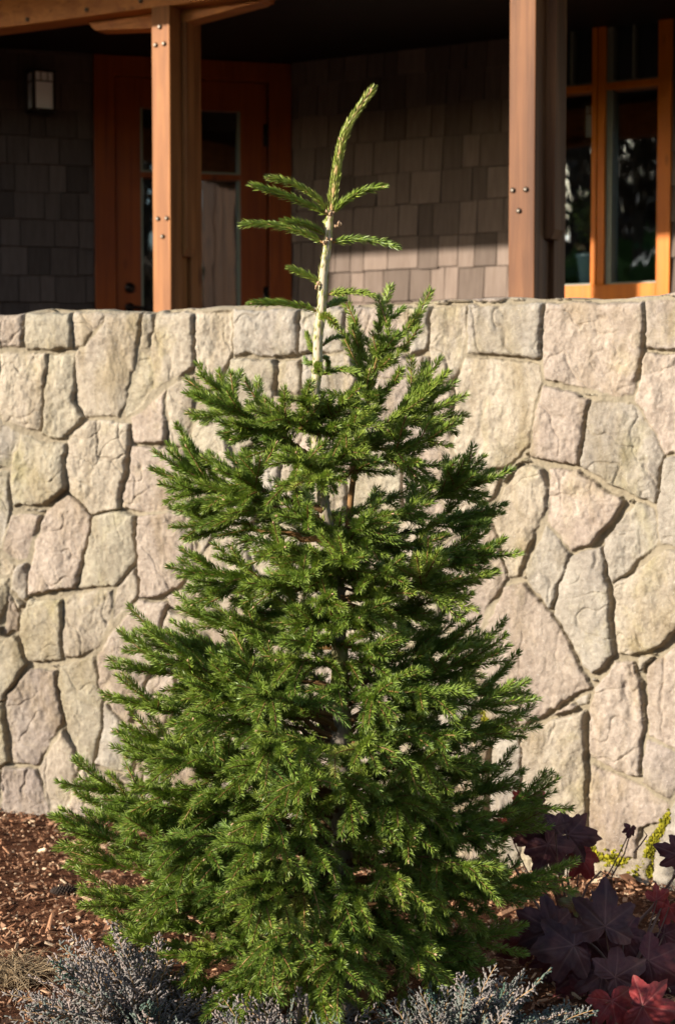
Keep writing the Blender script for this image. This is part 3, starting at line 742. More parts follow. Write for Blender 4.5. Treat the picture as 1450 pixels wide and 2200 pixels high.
def porch_post(pxl, Y, w, mat, top, zend, bolts, label, dep=.10, gap=.10, bd=.037):
    O = at(pxl, 400, Y); O[2] = 0
    mb = MB(); box(mb, O, FPp, (0, -w, ZF), (w, 0, top), 0)
    post = mb.build('post', mat, house, smooth=False, bevel=.004); post['label'] = label
    mb = MB(); box(mb, O, FPp, (0, -w - gap - dep, ZF), (w, -w - gap, top + .02), 0); mb.build('rear_post', mat, post, smooth=False, bevel=.004)
    mb = MB(); box(mb, O, FPp, (.01, -w - gap + .004, ZF), (w - .02, -w - .004, zend + .05), 0); mb.build('spacer', mat, post, smooth=False)
    mb = MB(); prism(mb, O, FPp, [(-.0, zend + .03), (-.0, top - .0), (w + bd, top - .0), (w + bd, zend + .035), (w + bd - .016, zend), (w - .02, zend)], 0, 2, 1, -w - gap + .002, -w - .006)
    mb.build('hanging_board', mat, post, smooth=False, bevel=.003)
    for px, py in bolts: bolt_px(post, px, py, O)
    return O, post
ztL = zbeam - .002
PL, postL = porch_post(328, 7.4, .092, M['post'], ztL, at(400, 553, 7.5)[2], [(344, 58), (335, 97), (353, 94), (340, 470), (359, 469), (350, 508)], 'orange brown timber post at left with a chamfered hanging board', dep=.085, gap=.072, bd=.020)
PR, postR = porch_post(1092, 6.35, .103, M['post_dark'], 3.3, at(1185, 513, 6.4)[2], [(1101, 409), (1129, 407), (1114, 453)], 'darker brown timber post at right beside the window', dep=.12, gap=.10, bd=.037)
# tapered bolster through the left post, under the beam
def upx(px, py, off):
    d = ray(px, py); C = np.array([0, 0, CAMH]); t = ((PL + pn * off - C) @ pn) / (d @ pn); p = C + d * t; return (p - PL) @ pu, p[2]
o_ = -.098
pts = [upx(190, 52, o_), upx(200, 66, o_), upx(327, 61, o_)]
pr = [upx(392, 49, o_), upx(556, 5, o_)]
zt2 = zbeam - .003
poly = [(pts[0][0], zt2), (pts[1][0] - .01, pts[1][1] + .02), (pts[1][0] + .01, pts[1][1]), (pts[2][0], pts[2][1]), (pr[0][0], pr[0][1]), (pr[1][0], pr[1][1]), (pr[1][0] + .02, pr[1][1] + .03), (pr[1][0] + .02, zt2)]
poly = poly[::-1]
mb = MB(); prism(mb, PL, FPp, poly, 0, 2, 1, o_ - .088, o_); 
bo = mb.build('bolster', M['beam'], house, smooth=False, bevel=.003); bo['label'] = 'tapered timber bolster crossing the left post under the beam'

# wall lantern ------------------------------------------------------------
def lantern(O, R, N, wd, hg, dp, label, name='wall_lantern'):
    FR = np.array([R, N, UZ]); e = empty(name, tuple(O)); tag(e, label, 'lantern')
    mb = MB(); box(mb, O, FR, (-wd * .3, -.0, -hg * .25), (wd * .3, .012, hg * .35)); box(mb, O, FR, (-.012, .010, hg * .1), (.012, .04, hg * .18)); mb.build('wall_plate', M['bronze'], e, smooth=False, bevel=.002)
    f = MB(); y0, y1 = .035, .035 + dp; t = .015
    for x in (-wd / 2, wd / 2 - t):
        for y in (y0, y1 - t): box(f, O, FR, (x, y, -hg / 2), (x + t, y + t, hg / 2))
    for z in (-hg / 2 - t, hg / 2): box(f, O, FR, (-wd / 2 - .004, y0 - .004, z), (wd / 2 + .004, y1 + .004, z + t))
    for x in (-wd * .16, wd * .14): box(f, O, FR, (x, y1 - t * .6, hg * .27), (x + .004, y1 + .001, hg / 2))
    box(f, O, FR, (-wd / 2 + t, y1 - t * .6, hg * .24), (wd / 2 - t, y1 + .0012, hg * .27))
    box(f, O, FR, (-wd / 2 - .001, y0 + t, hg * .24), (-wd / 2 + t * .6, y1 - t, hg * .27))
    box(f, O, FR, (wd / 2 - t * .6, y0 + t, hg * .24), (wd / 2 + .001, y1 - t, hg * .27))
    f.build('lantern_frame', M['bronze'], e, smooth=False)
    g = MB(); box(g, O, FR, (-wd / 2 + .003, y0 + .003, -hg / 2), (wd / 2 - .003, y1 - .0035, hg / 2)); g.build('shade', M['frost'], e, smooth=False)
    return e
lu, lz = on_plane(77, 205, aR, aN)
lantern(K + aR * lu + aN * .02 + UZ * lz, np.array([math.cos(.49), math.sin(.49), 0]), np.array([math.sin(.49), -math.cos(.49), 0]), .125, .19, .11, 'bronze framed frosted lantern on the shade-tinted shingle wall left of the door')
lu, lz = on_plane(1262, 262, bR, bN)
lantern(K + bR * (lu - .02) - bN * .25 + UZ * (lz + .02), bR, bN, .10, .16, .10, 'frosted lantern seen behind the left pane of the window', 'hanging_lantern')

# potted bush behind the window
pc = K + bR * (uB(1243) - .01) - bN * .19; 
zpt = on_plane(1245, 548, bR, bN, -.19)[1]
zp0 = zpt - .19
e = empty('potted_bush', (pc[0], pc[1], zp0)); tag(e, 'leafy green bush in a blue grey pot behind the left window pane', 'potted plant')
mb = MB(); lathe(mb, np.array([pc[0], pc[1], zp0]), UZ, [(0, 0), (.06, 0), (.085, .17), (.092, .172), (.092, .19), (.082, .19), (.078, .17), (0, .165)], 24); mb.build('pot', M['pot'], e)
mb = MB(); tube(mb, [pc + UZ * (zp0 + .15), pc + UZ * (zp0 + .24) + bR * .01, pc + UZ * (zp0 + .36)], [.010, .008, .005], 6); mb.build('stem', M['hstem'], e)
mb = MB()
for _ in range(1500):
    d = rng.normal(0, 1, 3); d /= np.linalg.norm(d); p = pc + UZ * (zp0 + .38) + d * rng.uniform(.3, 1) * np.array([.12, .12, .15]) * (1 + .3 * math.sin(d[0] * 7 + d[2] * 5))
    a = rng.normal(0, 1, 3); a /= np.linalg.norm(a); b = np.cross(a, d); b /= np.linalg.norm(b) + 1e-9; l = rng.uniform(.012, .024)
    mb.add([p - a * l, p + b * l * .45, p + a * l, p - b * l * .45], [[0, 1, 2, 3]], 0, (rng.rand(), rng.rand(), 0, 1))
mb.build('foliage', M['bush'], e)
# table carrying the pot
mb = MB(); O = np.array([pc[0], pc[1], 0]); box(mb, O, FB, (-.35, -.35, zp0 - .03), (1.4, .11, zp0 - .001))
for a in (-.33, 1.34):
    for b in (-.33, .06): box(mb, O, FB, (a, b, ZF), (a + .04, b + .04, zp0 - .03))
tag(mb.build('table', M['curtain'], smooth=False), 'dark side table under the potted bush behind the window', 'table')

# woods behind the camera, seen only as reflections in the glass
mb = MB(); r = np.random.RandomState(8)
for k in range(60):
    far = 3.0 if k < 34 else 1.0
    dd = r.uniform(15, 27) * far; az = R_(r.uniform(38, 51) if k < 34 else -r.uniform(4, 44)); p = np.array([(1.3 if k < 34 else -.8) - math.sin(az) * dd, 7.9 - math.cos(az) * dd, 0]); H = r.uniform(6, 9) * (1 + .35 * (far - 1)); rad = r.uniform(.10, .24) * far
    ln = r.normal(0, .35, 2); P = np.array([p + [ln[0] * t, ln[1] * t, H * t] for t in np.linspace(0, 1, 8)]); tube(mb, P, rad * np.linspace(1, .35, 8), 8, 0, (0, .3, 0, 1))
    for q in range(26):
        t = r.uniform(.2, 1); s = p + [ln[0] * t, ln[1] * t, H * t]; a = r.uniform(0, 2 * PI); L = r.uniform(.8, 2.4) * far
        tube(mb, bez(s, s + np.array([math.cos(a), math.sin(a), .3]) * L * .5, s + np.array([math.cos(a) * L, math.sin(a) * L, L * .9]), 5), np.linspace(.05, .012, 5) * far, 4, 0, (0, .3, 0, 1), cap=False)
n = 9000; az = r.uniform(R_(-60), R_(125), n); dd = r.uniform(24, 29, n); zz = r.rand(n) ** .8 * (4.6 + .9 * np.sin(az * 9) + .5 * np.sin(az * 31))
p = np.stack([-np.sin(az) * dd, 4 - np.cos(az) * dd, zz], -1); a = r.normal(0, 1, (n, 3)); a /= np.linalg.norm(a, axis=1)[:, None]; b = np.cross(a, r.normal(0, 1, (n, 3))); b /= np.linalg.norm(b, axis=1)[:, None]
sz = r.uniform(.25, .6, n)[:, None]; V = np.stack([p - a * sz, p + b * sz * .7, p + a * sz, p - b * sz * .7], 1).reshape(-1, 3)
mb.add(V, np.arange(4 * n).reshape(n, 4), 1, np.repeat(np.stack([r.rand(n), r.rand(n), r.rand(n) * 0, r.rand(n) * 0 + 1], -1), 4, 0))
tag(mb.build('woods', [M['twig'], M['bush']]), 'bare woods reflected in the window glass', kind='stuff')

# ================================================================== SPRUCE
TD = 3.70
PXM = FP / TD
rt = np.random.RandomState(42)
DK = 3.7
def needles(mb, P, nl=.0185, dens=900, tone=.5, taper0=.0, lie=None, w0=.00095, rb=0.0):
    dens = dens * DK
    """clothe the polyline P with needles"""
    P = np.asarray(P, float); seg = np.linalg.norm(np.diff(P, axis=0), axis=1); cum = np.concatenate([[0], np.cumsum(seg)]); L = cum[-1]
    n = max(6, int(L * dens)); t = np.sort(rt.rand(n)) * L
    c = np.stack([np.interp(t, cum, P[:, k]) for k in range(3)], -1)
    T, N, B = frames(P)
    f = lambda A: np.stack([np.interp(t, cum, A[:, k]) for k in range(3)], -1)
    T = f(T); T /= np.linalg.norm(T, axis=1)[:, None]; N = f(N); N -= (N * T).sum(1)[:, None] * T; N /= np.linalg.norm(N, axis=1)[:, None]; B = np.cross(N, T)
    ph = rt.uniform(0, 2 * PI, n)
    # fewer needles hang straight down: swing the lower ones to the sides
    low = np.sin(ph) < -.45; ph = np.where(low & (rt.rand(n) < .7), np.where(np.cos(ph) > 0, -.35, PI + .35) + rt.normal(0, .25, n), ph)
    rad = np.cos(ph)[:, None] * N + np.sin(ph)[:, None] * B
    al = (lie if lie is not None else .90) + rt.normal(0, .13, n)
    e = np.clip((L - t) / .012, 0, 1); al = al * (.55 + .45 * e)
    d = T * np.cos(al)[:, None] + rad * np.sin(al)[:, None]
    if np.ndim(rb) or rb: c = c + rad * (np.interp(t / L, [0, 1], rb) if np.ndim(rb) else np.full(n, rb))[:, None]
    ln = nl * rt.uniform(.78, 1.12, n) * (.86 + .14 * e) * (.75 + .25 * np.clip(t / .01, 0, 1))
    side = np.cross(d, rad + rt.normal(0, .5, (n, 3))); side /= np.linalg.norm(side, axis=1)[:, None] + 1e-9
    w = w0 * rt.uniform(.85, 1.2, n)
    tip = c + d * ln[:, None] + T * (ln * .12)[:, None]
    mid = c + d * (ln * .58)[:, None] - T * (ln * .03)[:, None]
    V = np.stack([c, mid + side * w[:, None], tip, mid - side * w[:, None]], 1).reshape(-1, 3)
    tn = np.clip(tone + rt.normal(0, .08, n), 0, 1); g = rt.rand(n) * .6 + .2
    C = np.zeros((n, 4, 4)); C[..., 0] = tn[:, None]; C[..., 1] = g[:, None]; C[:, 2, 2] = .45; C[..., 3] = 1
    mb.add(V, np.arange(4 * n).reshape(n, 4), 1, C.reshape(-1, 4))
    return n
NN = 0
def shoot(mb, P, nl=.0185, dens=900, tone=.5, r0=.0021, r1=.0013, bud=0.0, wt=.55, lie=None):
    global NN
    tube(mb, P, np.linspace(r0, r1, len(P)), 5, 0, (np.clip(wt + rt.normal(0, .12), 0, 1), rt.rand(), 0, 1), cap=False)
    NN += needles(mb, P, nl, dens, tone, lie=lie)
    if rt.rand() < bud:
        T = P[-1] - P[-2]; T = T / np.linalg.norm(T); lathe(mb, P[-1] + T * .001, T, [(0, -.002), (.0028, 0), (.0030, .003), (.0014, .0065), (0, .008)], 6, 2)
def twig_dir(T, roll, a):
    lat = np.cross(T, UZ); 
    if np.linalg.norm(lat) < .2: lat = np.cross(T, [0, 1.0, 0])
    lat /= np.linalg.norm(lat); up = np.cross(lat, T)
    rd = lat * math.cos(roll) + up * math.sin(roll)
    return T * math.cos(a) + rd * math.sin(a)
def spray(mb, P0, P1, bend=(0, 0, 0), old=.28, droop=.12, rise=.0, tone=.5, dens=820, fan=3, fl=.085, fa=.5, lmax=.17, r0=None, sub=True, spacing=.038, tl=.8, ups=.25, nl=.0185, bare=True):
    """one limb of the tree: wood, side twigs, twiglets and needles"""
    P0 = np.asarray(P0, float); P1 = np.asarray(P1, float); L = np.linalg.norm(P1 - P0)
    ax = bez(P0, (P0 + P1) / 2 + np.asarray(bend), P1, 16)
    wob = rt.normal(0, .004, (16, 3)); wob[0] = wob[-1] = 0; ax = ax + wob
    if r0 is None: r0 = .0035 + .008 * L
    tube(mb, ax, np.linspace(r0, .0015, 16), 6, 0, (rt.uniform(.1, .5), rt.rand(), 0, 1), cap=False)
    T, _, _ = frames(ax); s = np.linspace(0, 1, 16)
    f = lambda A, t: np.array([np.interp(t, s, A[:, k]) for k in range(3)])
    k0 = int(16 * old * (.9 if bare else .2)); global NN
    if k0 < 14: NN += needles(mb, ax[k0:], nl, dens, tone)
    t = old + rt.uniform(0, .03); side = 1
    while t < .95:
        p = f(ax, t); Td = f(T, t); Td /= np.linalg.norm(Td)
        for sd in ((side, -side) if rt.rand() < .35 else (side,)):
            roll = (0 if sd > 0 else PI) + sd * rt.normal(ups, .45)
            a = rt.uniform(.62, .98); l = min(lmax, max(.078, (1 - t) * L * tl)) * rt.uniform(.8, 1.2)
            d = twig_dir(Td, roll, a); q = p + d * l; c = p + d * l * .5
            # side twigs bend forward, then sag or lift
            c = c - Td * l * .08; q = q + Td * l * .10 + UZ * l * (rise - droop * rt.uniform(.4, 1.5))
            tw = bez(p, c, q, 7); tn = tone + rt.normal(0, .09)
            shoot(mb, tw, nl * rt.uniform(.88, 1.05), dens, tn, .0021, .0012, .10)
            if sub and l > .085:
                tt = .22; s2 = 1; TT, _, _ = frames(tw); s7 = np.linspace(0, 1, 7)
                while tt < .88:
                    pp = np.array([np.interp(tt, s7, tw[:, k]) for k in range(3)]); TTd = np.array([np.interp(tt, s7, TT[:, k]) for k in range(3)])
                    l2 = min(.10, max(.058, (1 - tt) * l * .72)) * rt.uniform(.75, 1.15)
                    d2 = twig_dir(TTd, (0 if s2 > 0 else PI) + s2 * rt.normal(.1, .4), rt.uniform(.6, .95)); q2 = pp + d2 * l2 + UZ * l2 * (rise * .6 - droop * rt.uniform(.3, 1.6))
                    shoot(mb, bez(pp, pp + d2 * l2 * .55, q2, 5), nl * .93, dens, tn + rt.normal(0, .06), .0016, .001, .04)
                    s2 = -s2; tt += .046 / l * rt.uniform(.8, 1.3)
        side = -side; t += spacing / L * rt.uniform(.75, 1.3)
    p = ax[-2]; Td = T[-2]
    for q in range(fan):
        a = fa + rt.uniform(-.2, .2); l = fl * rt.uniform(.75, 1.2)
        d = twig_dir(Td, 2 * PI * q / max(1, fan) + rt.normal(0, .4), a); shoot(mb, bez(p, p + d * l * .5, p + d * l + UZ * l * (rise - droop) * .6, 5), nl, dens, tone + .04, .0018, .0012, .12)
    needles(mb, ax[-2:], nl, dens * 1.3, tone)

TRUNK_PX = [(712, 452), (706, 500), (700, 545), (692, 640), (685, 720), (680, 800), (674, 880), (681, 960), (690, 1040), (702, 1120), (720, 1200), (727, 1300), (729, 1400), (731, 1500), (734, 1750), (738, 2000), (742, 2150)]
TW = np.array([at(a, b, TD) for a, b in TRUNK_PX]); TW[-1, 2] = -.03
def trunk_at(z):
    o = np.argsort(TW[:, 2]); return np.array([np.interp(z, TW[o, 2], TW[o, 0]), TD, z])
def tz(py): return at(730, py, TD)[2]
spruce = empty('spruce_tree', (TW[-1, 0], TD, 0))
tag(spruce, 'young green spruce with a bent pale leader standing before the stone wall', 'tree')
# trunk
mb = MB(); ys_px = np.array([p[1] for p in TRUNK_PX], float)
yy = np.linspace(452, 2150, 120); xx = np.interp(yy, ys_px, [p[0] for p in TRUNK_PX])
P = np.array([at(a + 1.5 * math.sin(b * .05), b, TD) for a, b in zip(xx, yy)]); P[-1, 2] = -.03
rad = np.interp(yy, [452, 540, 700, 880, 1000, 1200, 1450, 2150], [.0065, .0088, .0100, .0112, .0120, .0150, .0185, .030])
rad = rad * (1 + .05 * np.sin(yy * .21))
pal = np.interp(yy, [452, 900, 1000, 1100, 1200], [1, .9, .55, .4, .0]); mos = np.interp(yy, [1380, 1430, 1490, 1540], [0, .85, .85, 0])
sides = 14
C = np.stack([np.repeat(pal, sides), np.repeat(mos, sides), np.zeros(120 * sides), np.ones(120 * sides)], -1)
tube(mb, P, rad, sides, 0, C)
# pale scale leaves pressed on the young stem
for _ in range(620):
    k = rt.uniform(0, 119 * .42); i = int(k); p = P[i] + (P[i + 1] - P[i]) * (k - i); a = rt.uniform(0, 2 * PI); o = np.array([math.cos(a), math.sin(a), 0]); r_ = rad[i]
    t = np.cross(o, UZ); l = rt.uniform(.010, .016); b = p + o * r_ * .97
    V = [b, b + UZ * l * .5 + o * .0022 + t * .0012, b + UZ * l + o * .0030, b + UZ * l * .5 + o * .0022 - t * .0012]
    mb.add(V, [[0, 1, 2, 3]], 1, (rt.uniform(.75, 1), rt.rand(), .2, 1))
mb.build('trunk', [M['trunk'], M['needle']], spruce, origin=TW[-1])
NB = [0]
def limb(fn, label=None):
    mb = MB(); fn(mb); o = mb.build('branch', [M['twig'], M['needle'], M['bud']], spruce); NB[0] += 1
    if label: o['label'] = label
    return o
def ppx(lst, Y=TD): return np.array([at(a, b, Y if not isinstance(Y, (list, tuple)) else Y[i]) for i, (a, b) in enumerate(lst)])
def smooth(P, n=14):
    P = np.asarray(P, float)
    s = np.linspace(0, 1, len(P)); t = np.linspace(0, 1, n); Q = np.stack([np.interp(t, s, P[:, k]) for k in range(3)], -1)
    for _ in range(2): Q[1:-1] = (Q[:-2] + 2 * Q[1:-1] + Q[2:]) / 4
    return Q
# leader
def f_leader(mb):
    Q = smooth(ppx([(712, 452), (718, 400), (725, 350), (735, 300), (752, 262), (775, 228), (800, 192)]), 22)
    tube(mb, Q, np.linspace(.0062, .0034, 22), 8, 0, (.9, .7, 0, 1)); needles(mb, Q, .0165, 1500, .84, lie=.36, w0=.0011, rb=(.0052, .003)); needles(mb, Q, .0140, 700, .97, lie=.26, w0=.0011, rb=(.0058, .0035))
    for q in range(5): lathe(mb, Q[-1] + np.array([rt.normal(0, .004), rt.normal(0, .003), rt.uniform(-.006, .002)]), rt.normal(0, .3, 3) + [.3, 0, 1], [(0, -.002), (.003, 0), (.0033, .004), (0, .009)], 6, 2)
    lathe(mb, ppx([(733, 303)])[0], [-.6, -.3, .8], [(0, 0), (.003, .002), (.003, .006), (0, .011)], 6, 2)
mb = MB(); f_leader(mb); o = mb.build('leader', [M['twig'], M['needle'], M['bud']], spruce); o['label'] = 'pale bent top shoot of the spruce'
# the single twigs on the bare upper stem: (base, mid, tip, depth of tip, tone)
TOPT = [((708, 455), (650, 405), (580, 383), -.03, .78, 1), ((706, 462), (625, 425), (545, 399), -.06, .62, 1), ((716, 458), (762, 418), (822, 402), -.04, .60, 1),
        ((700, 505), (660, 484), (612, 475), -.05, .62, 1), ((694, 521), (610, 488), (524, 482), .02, .62, 0), ((714, 521), (780, 514), (850, 530), -.02, .5, 0),
        ((690, 612), (660, 592), (625, 578), .00, .72, 0), ((706, 633), (750, 627), (798, 634), -.05, .66, 0), ((680, 668), (612, 652), (543, 652), -.03, .6, 0),
        ((704, 660), (718, 650), (736, 645), .05, .4, 0), ((690, 680), (706, 683), (722, 702), -.10, .82, 0), ((694, 742), (712, 728), (734, 724), .03, .42, 0),
        ((682, 760), (668, 745), (660, 718), .02, .6, 0), ((680, 772), (664, 780), (656, 772), .03, .4, 0), ((690, 768), (702, 772), (704, 790), .04, .38, 0),
        ((682, 780), (684, 788), (684, 800), -.09, .78, 0), ((690, 805), (730, 795), (770, 802), -.04, .6, 0), ((702, 500), (705, 485), (700, 478), .03, .8, 0)]
for b, m, t, dz, tn, cut in TOPT:
    def f(mb, b=b, m=m, t=t, dz=dz, tn=tn, cut=cut):
        P0 = at(*b, TD); P1 = at(*t, TD + dz); C = at(m[0] * 2 - (b[0] + t[0]) / 2, m[1] * 2 - (b[1] + t[1]) / 2, TD + dz * .5)
        Q = bez(P0, C, P1, 10); L = np.linalg.norm(P1 - P0)
        shoot(mb, Q, .0190 if L > .06 else .014, 1100, tn, .0030, .0018, 1.0 if cut else .3, .6, lie=.62)
    limb(f)
mb = MB()
# buds and collar at the whorls
for c in ((711, 460), (701, 520), (673, 876), (688, 612), (726, 485)):
    mb = MB()
    for q in range(6): lathe(mb, at(c[0] + rt.normal(0, 5), c[1] + rt.normal(0, 4), TD - .010 + rt.normal(0, .002)), rt.normal(0, .6, 3) + [0, -.2, 1], [(0, -.002), (.0028, 0), (.003, .003), (0, .007)], 6, 0)
    mb.build('bud', M['bud'], spruce)

# silhouette limbs: (base on trunk px y), tip px, tip depth offset, options
def sil(basey, tip, dz, bend_px=0, **kw):
    def f(mb):
        P0 = trunk_at(tz(basey)); P1 = at(tip[0] - (26 if tip[0] > 730 and tip[1] < 1700 else 0), tip[1], TD + dz); P1 = P1 + (P0 - P1) * (.062 / np.linalg.norm(P1 - P0))
        spray(mb, P0, P1, (0, 0, -bend_px / PXM), **kw)
    return limb(f)
kwU = dict(droop=.02, rise=.18, lmax=.11, dens=760, fan=4, ups=.35, spacing=.044)
# second stem behind, rising to the right of the trunk
def f2(mb):
    Q = smooth(ppx([(724, 1290), (744, 1180), (752, 1080), (768, 960), (790, 860), (812, 760)], [TD, TD + .05, TD + .07, TD + .08, TD + .07, TD + .05]), 20)
    tube(mb, Q, np.linspace(.0105, .003, 20), 8, 0, (.55, .7, 0, 1))
    needles(mb, Q[9:], .016, 600, .55, lie=.5, rb=(.006, .003))
    for (b, t, dz) in (((806, 775), (822, 640), .04), ((808, 770), (842, 682), .0), ((812, 760), (904, 677), .02), ((808, 790), (884, 742), -.02), ((800, 800), (748, 664), .05),
                       ((795, 830), (757, 718), .03), ((790, 850), (770, 770), 0), ((790, 850), (862, 815), -.04), ((786, 880), (740, 838), -.06), ((780, 900), (830, 850), -.05), ((776, 930), (720, 905), -.05), ((770, 960), (830, 930), -.03)):
        P0 = at(b[0], b[1], TD + .055); P1 = at(t[0], t[1], TD + .055 + dz); P1 = P1 + (P0 - P1) * .22; spray(mb, P0, P1, (0, 0, -.012), old=.1, droop=0, rise=.1, tone=.62, lmax=.05, fan=1, spacing=.07, sub=False, dens=900, bare=False)
o = limb(f2, 'second thinner stem rising behind the trunk')
CL = [  # limb base height, fork, depth of the fork, tips, tone
 (985, (505, 882), .02, [(425, 782, 0), (403, 816, .03), (400, 845, -.03), (406, 888, .02), (470, 800, .05), (487, 838, -.05)], .56),
 (990, (560, 905), .00, [(526, 818, .02), (468, 905, -.06), (500, 945, -.05), (600, 880, -.08)], .56),
 (1120, (432, 1035), .02, [(381, 915, 0), (365, 955, .04), (335, 972, -.03), (328, 1008, .02), (348, 1040, -.05), (402, 960, -.05)], .52),
 (1090, (540, 1045), -.06, [(437, 985, 0), (470, 1010, -.05), (490, 975, .04), (380, 1090, .02), (470, 1090, -.06), (560, 985, -.06)], .55),
 (1010, (872, 878), .02, [(945, 773, .0), (915, 782, .04), (962, 800, -.03), (978, 822, .02), (998, 850, -.02), (1000, 892, .03), (985, 908, -.04), (930, 925, -.03)], .64),
 (1040, (855, 965), -.02, [(986, 904, .0), (925, 955, .04), (935, 1045, -.05), (960, 1000, .02), (890, 1020, -.07), (870, 900, -.05)], .58),
 (1150, (985, 1045), .00, [(1015, 960, 0), (958, 985, .04), (1037, 983, -.03), (1055, 1012, .02), (1096, 1010, -.02), (1045, 1065, .03), (960, 1010, -.05)], .5),
 (1180, (975, 1115), .05, [(1082, 1084, 0), (1045, 1130, -.03), (1055, 1105, .04), (1000, 1060, -.04)], .46),
 (1240, (985, 1185), -.02, [(1076, 1164, 0), (1114, 1190, -.04), (1042, 1205, .02), (1060, 1225, -.04), (1020, 1140, -.03)], .48),
 (1290, (915, 1255), -.10, [(1065, 1232, .02), (1020, 1310, -.02), (1000, 1288, .04), (940, 1185, -.04), (895, 1195, -.08), (960, 1205, 0)], .64),
 (1165, (480, 1115), .03, [(370, 1090, 0), (372, 1132, -.04), (405, 1160, .02), (420, 1080, -.04)], .5),
 (1265, (495, 1235), -.03, [(392, 1180, .03), (364, 1218, 0), (408, 1262, -.04), (405, 1300, .03), (500, 1180, -.05), (440, 1300, -.05)], .52),
 (1300, (860, 1310), .03, [(955, 1335, 0), (930, 1290, -.05), (900, 1360, .04)], .45),
 (1310, (580, 1320), .04, [(470, 1335, 0), (500, 1290, -.05), (520, 1370, .04)], .45)]
def cluster(by, fork, dz, tips, tone):
    def f(mb):
        P0 = trunk_at(tz(by)); Pf = at(fork[0], fork[1], TD + dz)
        spray(mb, P0, Pf, (0, 0, -.014), old=.42, tone=tone - .04, droop=.16, rise=.0, lmax=.10, dens=820, fan=0, ups=-.15, spacing=.062, r0=.009)
        for (a, b, d2) in tips:
            P1 = at(a, b, TD + dz + d2); s0 = P0 + (Pf - P0) * rt.uniform(.78, 1.0) + (0, 0, 0); L = np.linalg.norm(P1 - s0)
            C = (s0 + P1) / 2 + UZ * (-.07 * L) + rt.normal(0, .004, 3); Q = bez(s0, C, P1, 9)
            shoot(mb, Q, .0190, 950, tone + rt.normal(0, .05), .0026, .0016, .5)
            if L > .085:
                for q in range(1 + int(L > .12) + int(rt.rand() < .4)):
                    k = rt.randint(2, 5); Td = Q[k + 1] - Q[k - 1]; Td /= np.linalg.norm(Td); d = twig_dir(Td, rt.choice([0, PI]) + rt.normal(0, .7), rt.uniform(.5, .8)); l = rt.uniform(.05, .08)
                    shoot(mb, bez(Q[k], Q[k] + d * l * .5, Q[k] + d * l + UZ * .004, 5), .018, 900, tone + rt.normal(0, .06), .0018, .0012, .2)
    return limb(f)
for c in CL: cluster(*c)
kwL = dict(fl=.115, fa=.34, droop=.04, rise=.16, lmax=.15, dens=760, fan=5, ups=.25, spacing=.050)
R2 = [  # left lower
 (1530, (302, 1366), .05, 20), (1540, (276, 1420), -.05, 20), (1560, (340, 1400), -.10, 16), (1600, (256, 1498), -.02, 22), (1680, (260, 1580), .04, 20), (1700, (268, 1616), -.08, 20),
 (1790, (148, 1682), -.02, 34), (1840, (192, 1746), .06, 20), (1880, (122, 1786), -.08, 24), (1930, (162, 1850), .04, 14), (1960, (190, 1936), -.06, 6), (2000, (240, 1990), .0, -6),
 (2040, (300, 2040), -.12, -10), (1400, (405, 1310), .05, 10), (1480, (395, 1385), .0, 14),
 # right lower
 (1480, (1040, 1374), .05, 20), (1500, (1096, 1400), -.03, 20), (1540, (1136, 1470), .03, 2), (1550, (1126, 1502), -.06, -6), (1600, (1118, 1566), -.04, 4), (1650, (1064, 1600), .06, 2), (1680, (1060, 1650), -.08, 0),
 (1790, (1130, 1674), .04, 26), (1820, (1180, 1718), -.03, 20), (1860, (1140, 1775), .04, 12), (1930, (1196, 1886), -.05, -8), (1950, (1130, 1920), .05, -8), (2000, (1080, 2020), -.02, -12), (2040, (1020, 2080), -.1, -10),
 (1440, (985, 1385), .08, 8)]
for by, tip, dz, bp in R2:
    sil(by, tip, dz, bp, old=.3, tone=.54 if tip[0] < 730 else .48, **kwL)
# limbs towards and away from the viewer
def hw(y, right):    # half width of the crown in photo pixels at picture height y
    ys = [860, 920, 1000, 1100, 1200, 1300, 1350, 1400, 1500, 1600, 1700, 1800, 1900, 2000, 2080, 2150]
    l = [50, 140, 220, 270, 270, 220, 210, 290, 390, 410, 450, 480, 460, 400, 340, 280]
    r = [60, 150, 200, 250, 270, 210, 160, 220, 300, 290, 290, 340, 340, 300, 250, 210]
    return np.interp(y, ys, r if right else l)
for (by, tip, dz, tone_) in [(905, (650, 860), -.10, .62), (905, (742, 868), -.10, .62), (925, (612, 900), -.12, .58), (930, (770, 915), -.13, .6), (1005, (640, 985), -.16, .6), (1010, (745, 970), -.16, .62), (1005, (690, 1030), -.20, .62),
        (1000, (620, 1040), -.12, .55), (1150, (660, 1120), -.16, .5), (1165, (790, 1130), -.17, .52), (1230, (740, 1205), -.20, .55), (1240, (650, 1235), -.16, .5), (1250, (830, 1225), -.18, .55), (1330, (700, 1290), -.20, .52), (1340, (790, 1310), -.18, .52), (1370, (660, 1380), -.14, .46), (1380, (800, 1390), -.14, .46)]:
    def f(mb, by=by, tip=tip, dz=dz, tn=tone_):
        spray(mb, trunk_at(tz(by)), at(tip[0], tip[1], TD + dz), (0, 0, -.01), old=.2, droop=.12, tone=tn, lmax=.085, fan=3, fl=.07, dens=820, spacing=.045, sub=False, bare=False, r0=.0045)
    limb(f)
rest = MB()
fill = []
for y in (915, 985): fill += [(y, a) for a in (30, 100, 160, 250, 310)]
for y in (1095, 1175, 1260): fill += [(y, a) for a in (10, 55, 100, 140, 180, 235, 300)]
for y in (1350, 1425): fill += [(y, a) for a in (5, 45, 130, 175, 225, 300)]
for y in (1480, 1545, 1610, 1675, 1740, 1805, 1870, 1935, 2000, 2060): fill += [(y, a) for a in (0, 32, 68, 104, 140, 180, 215, 250, 300)]
rnd = np.random.RandomState(6)
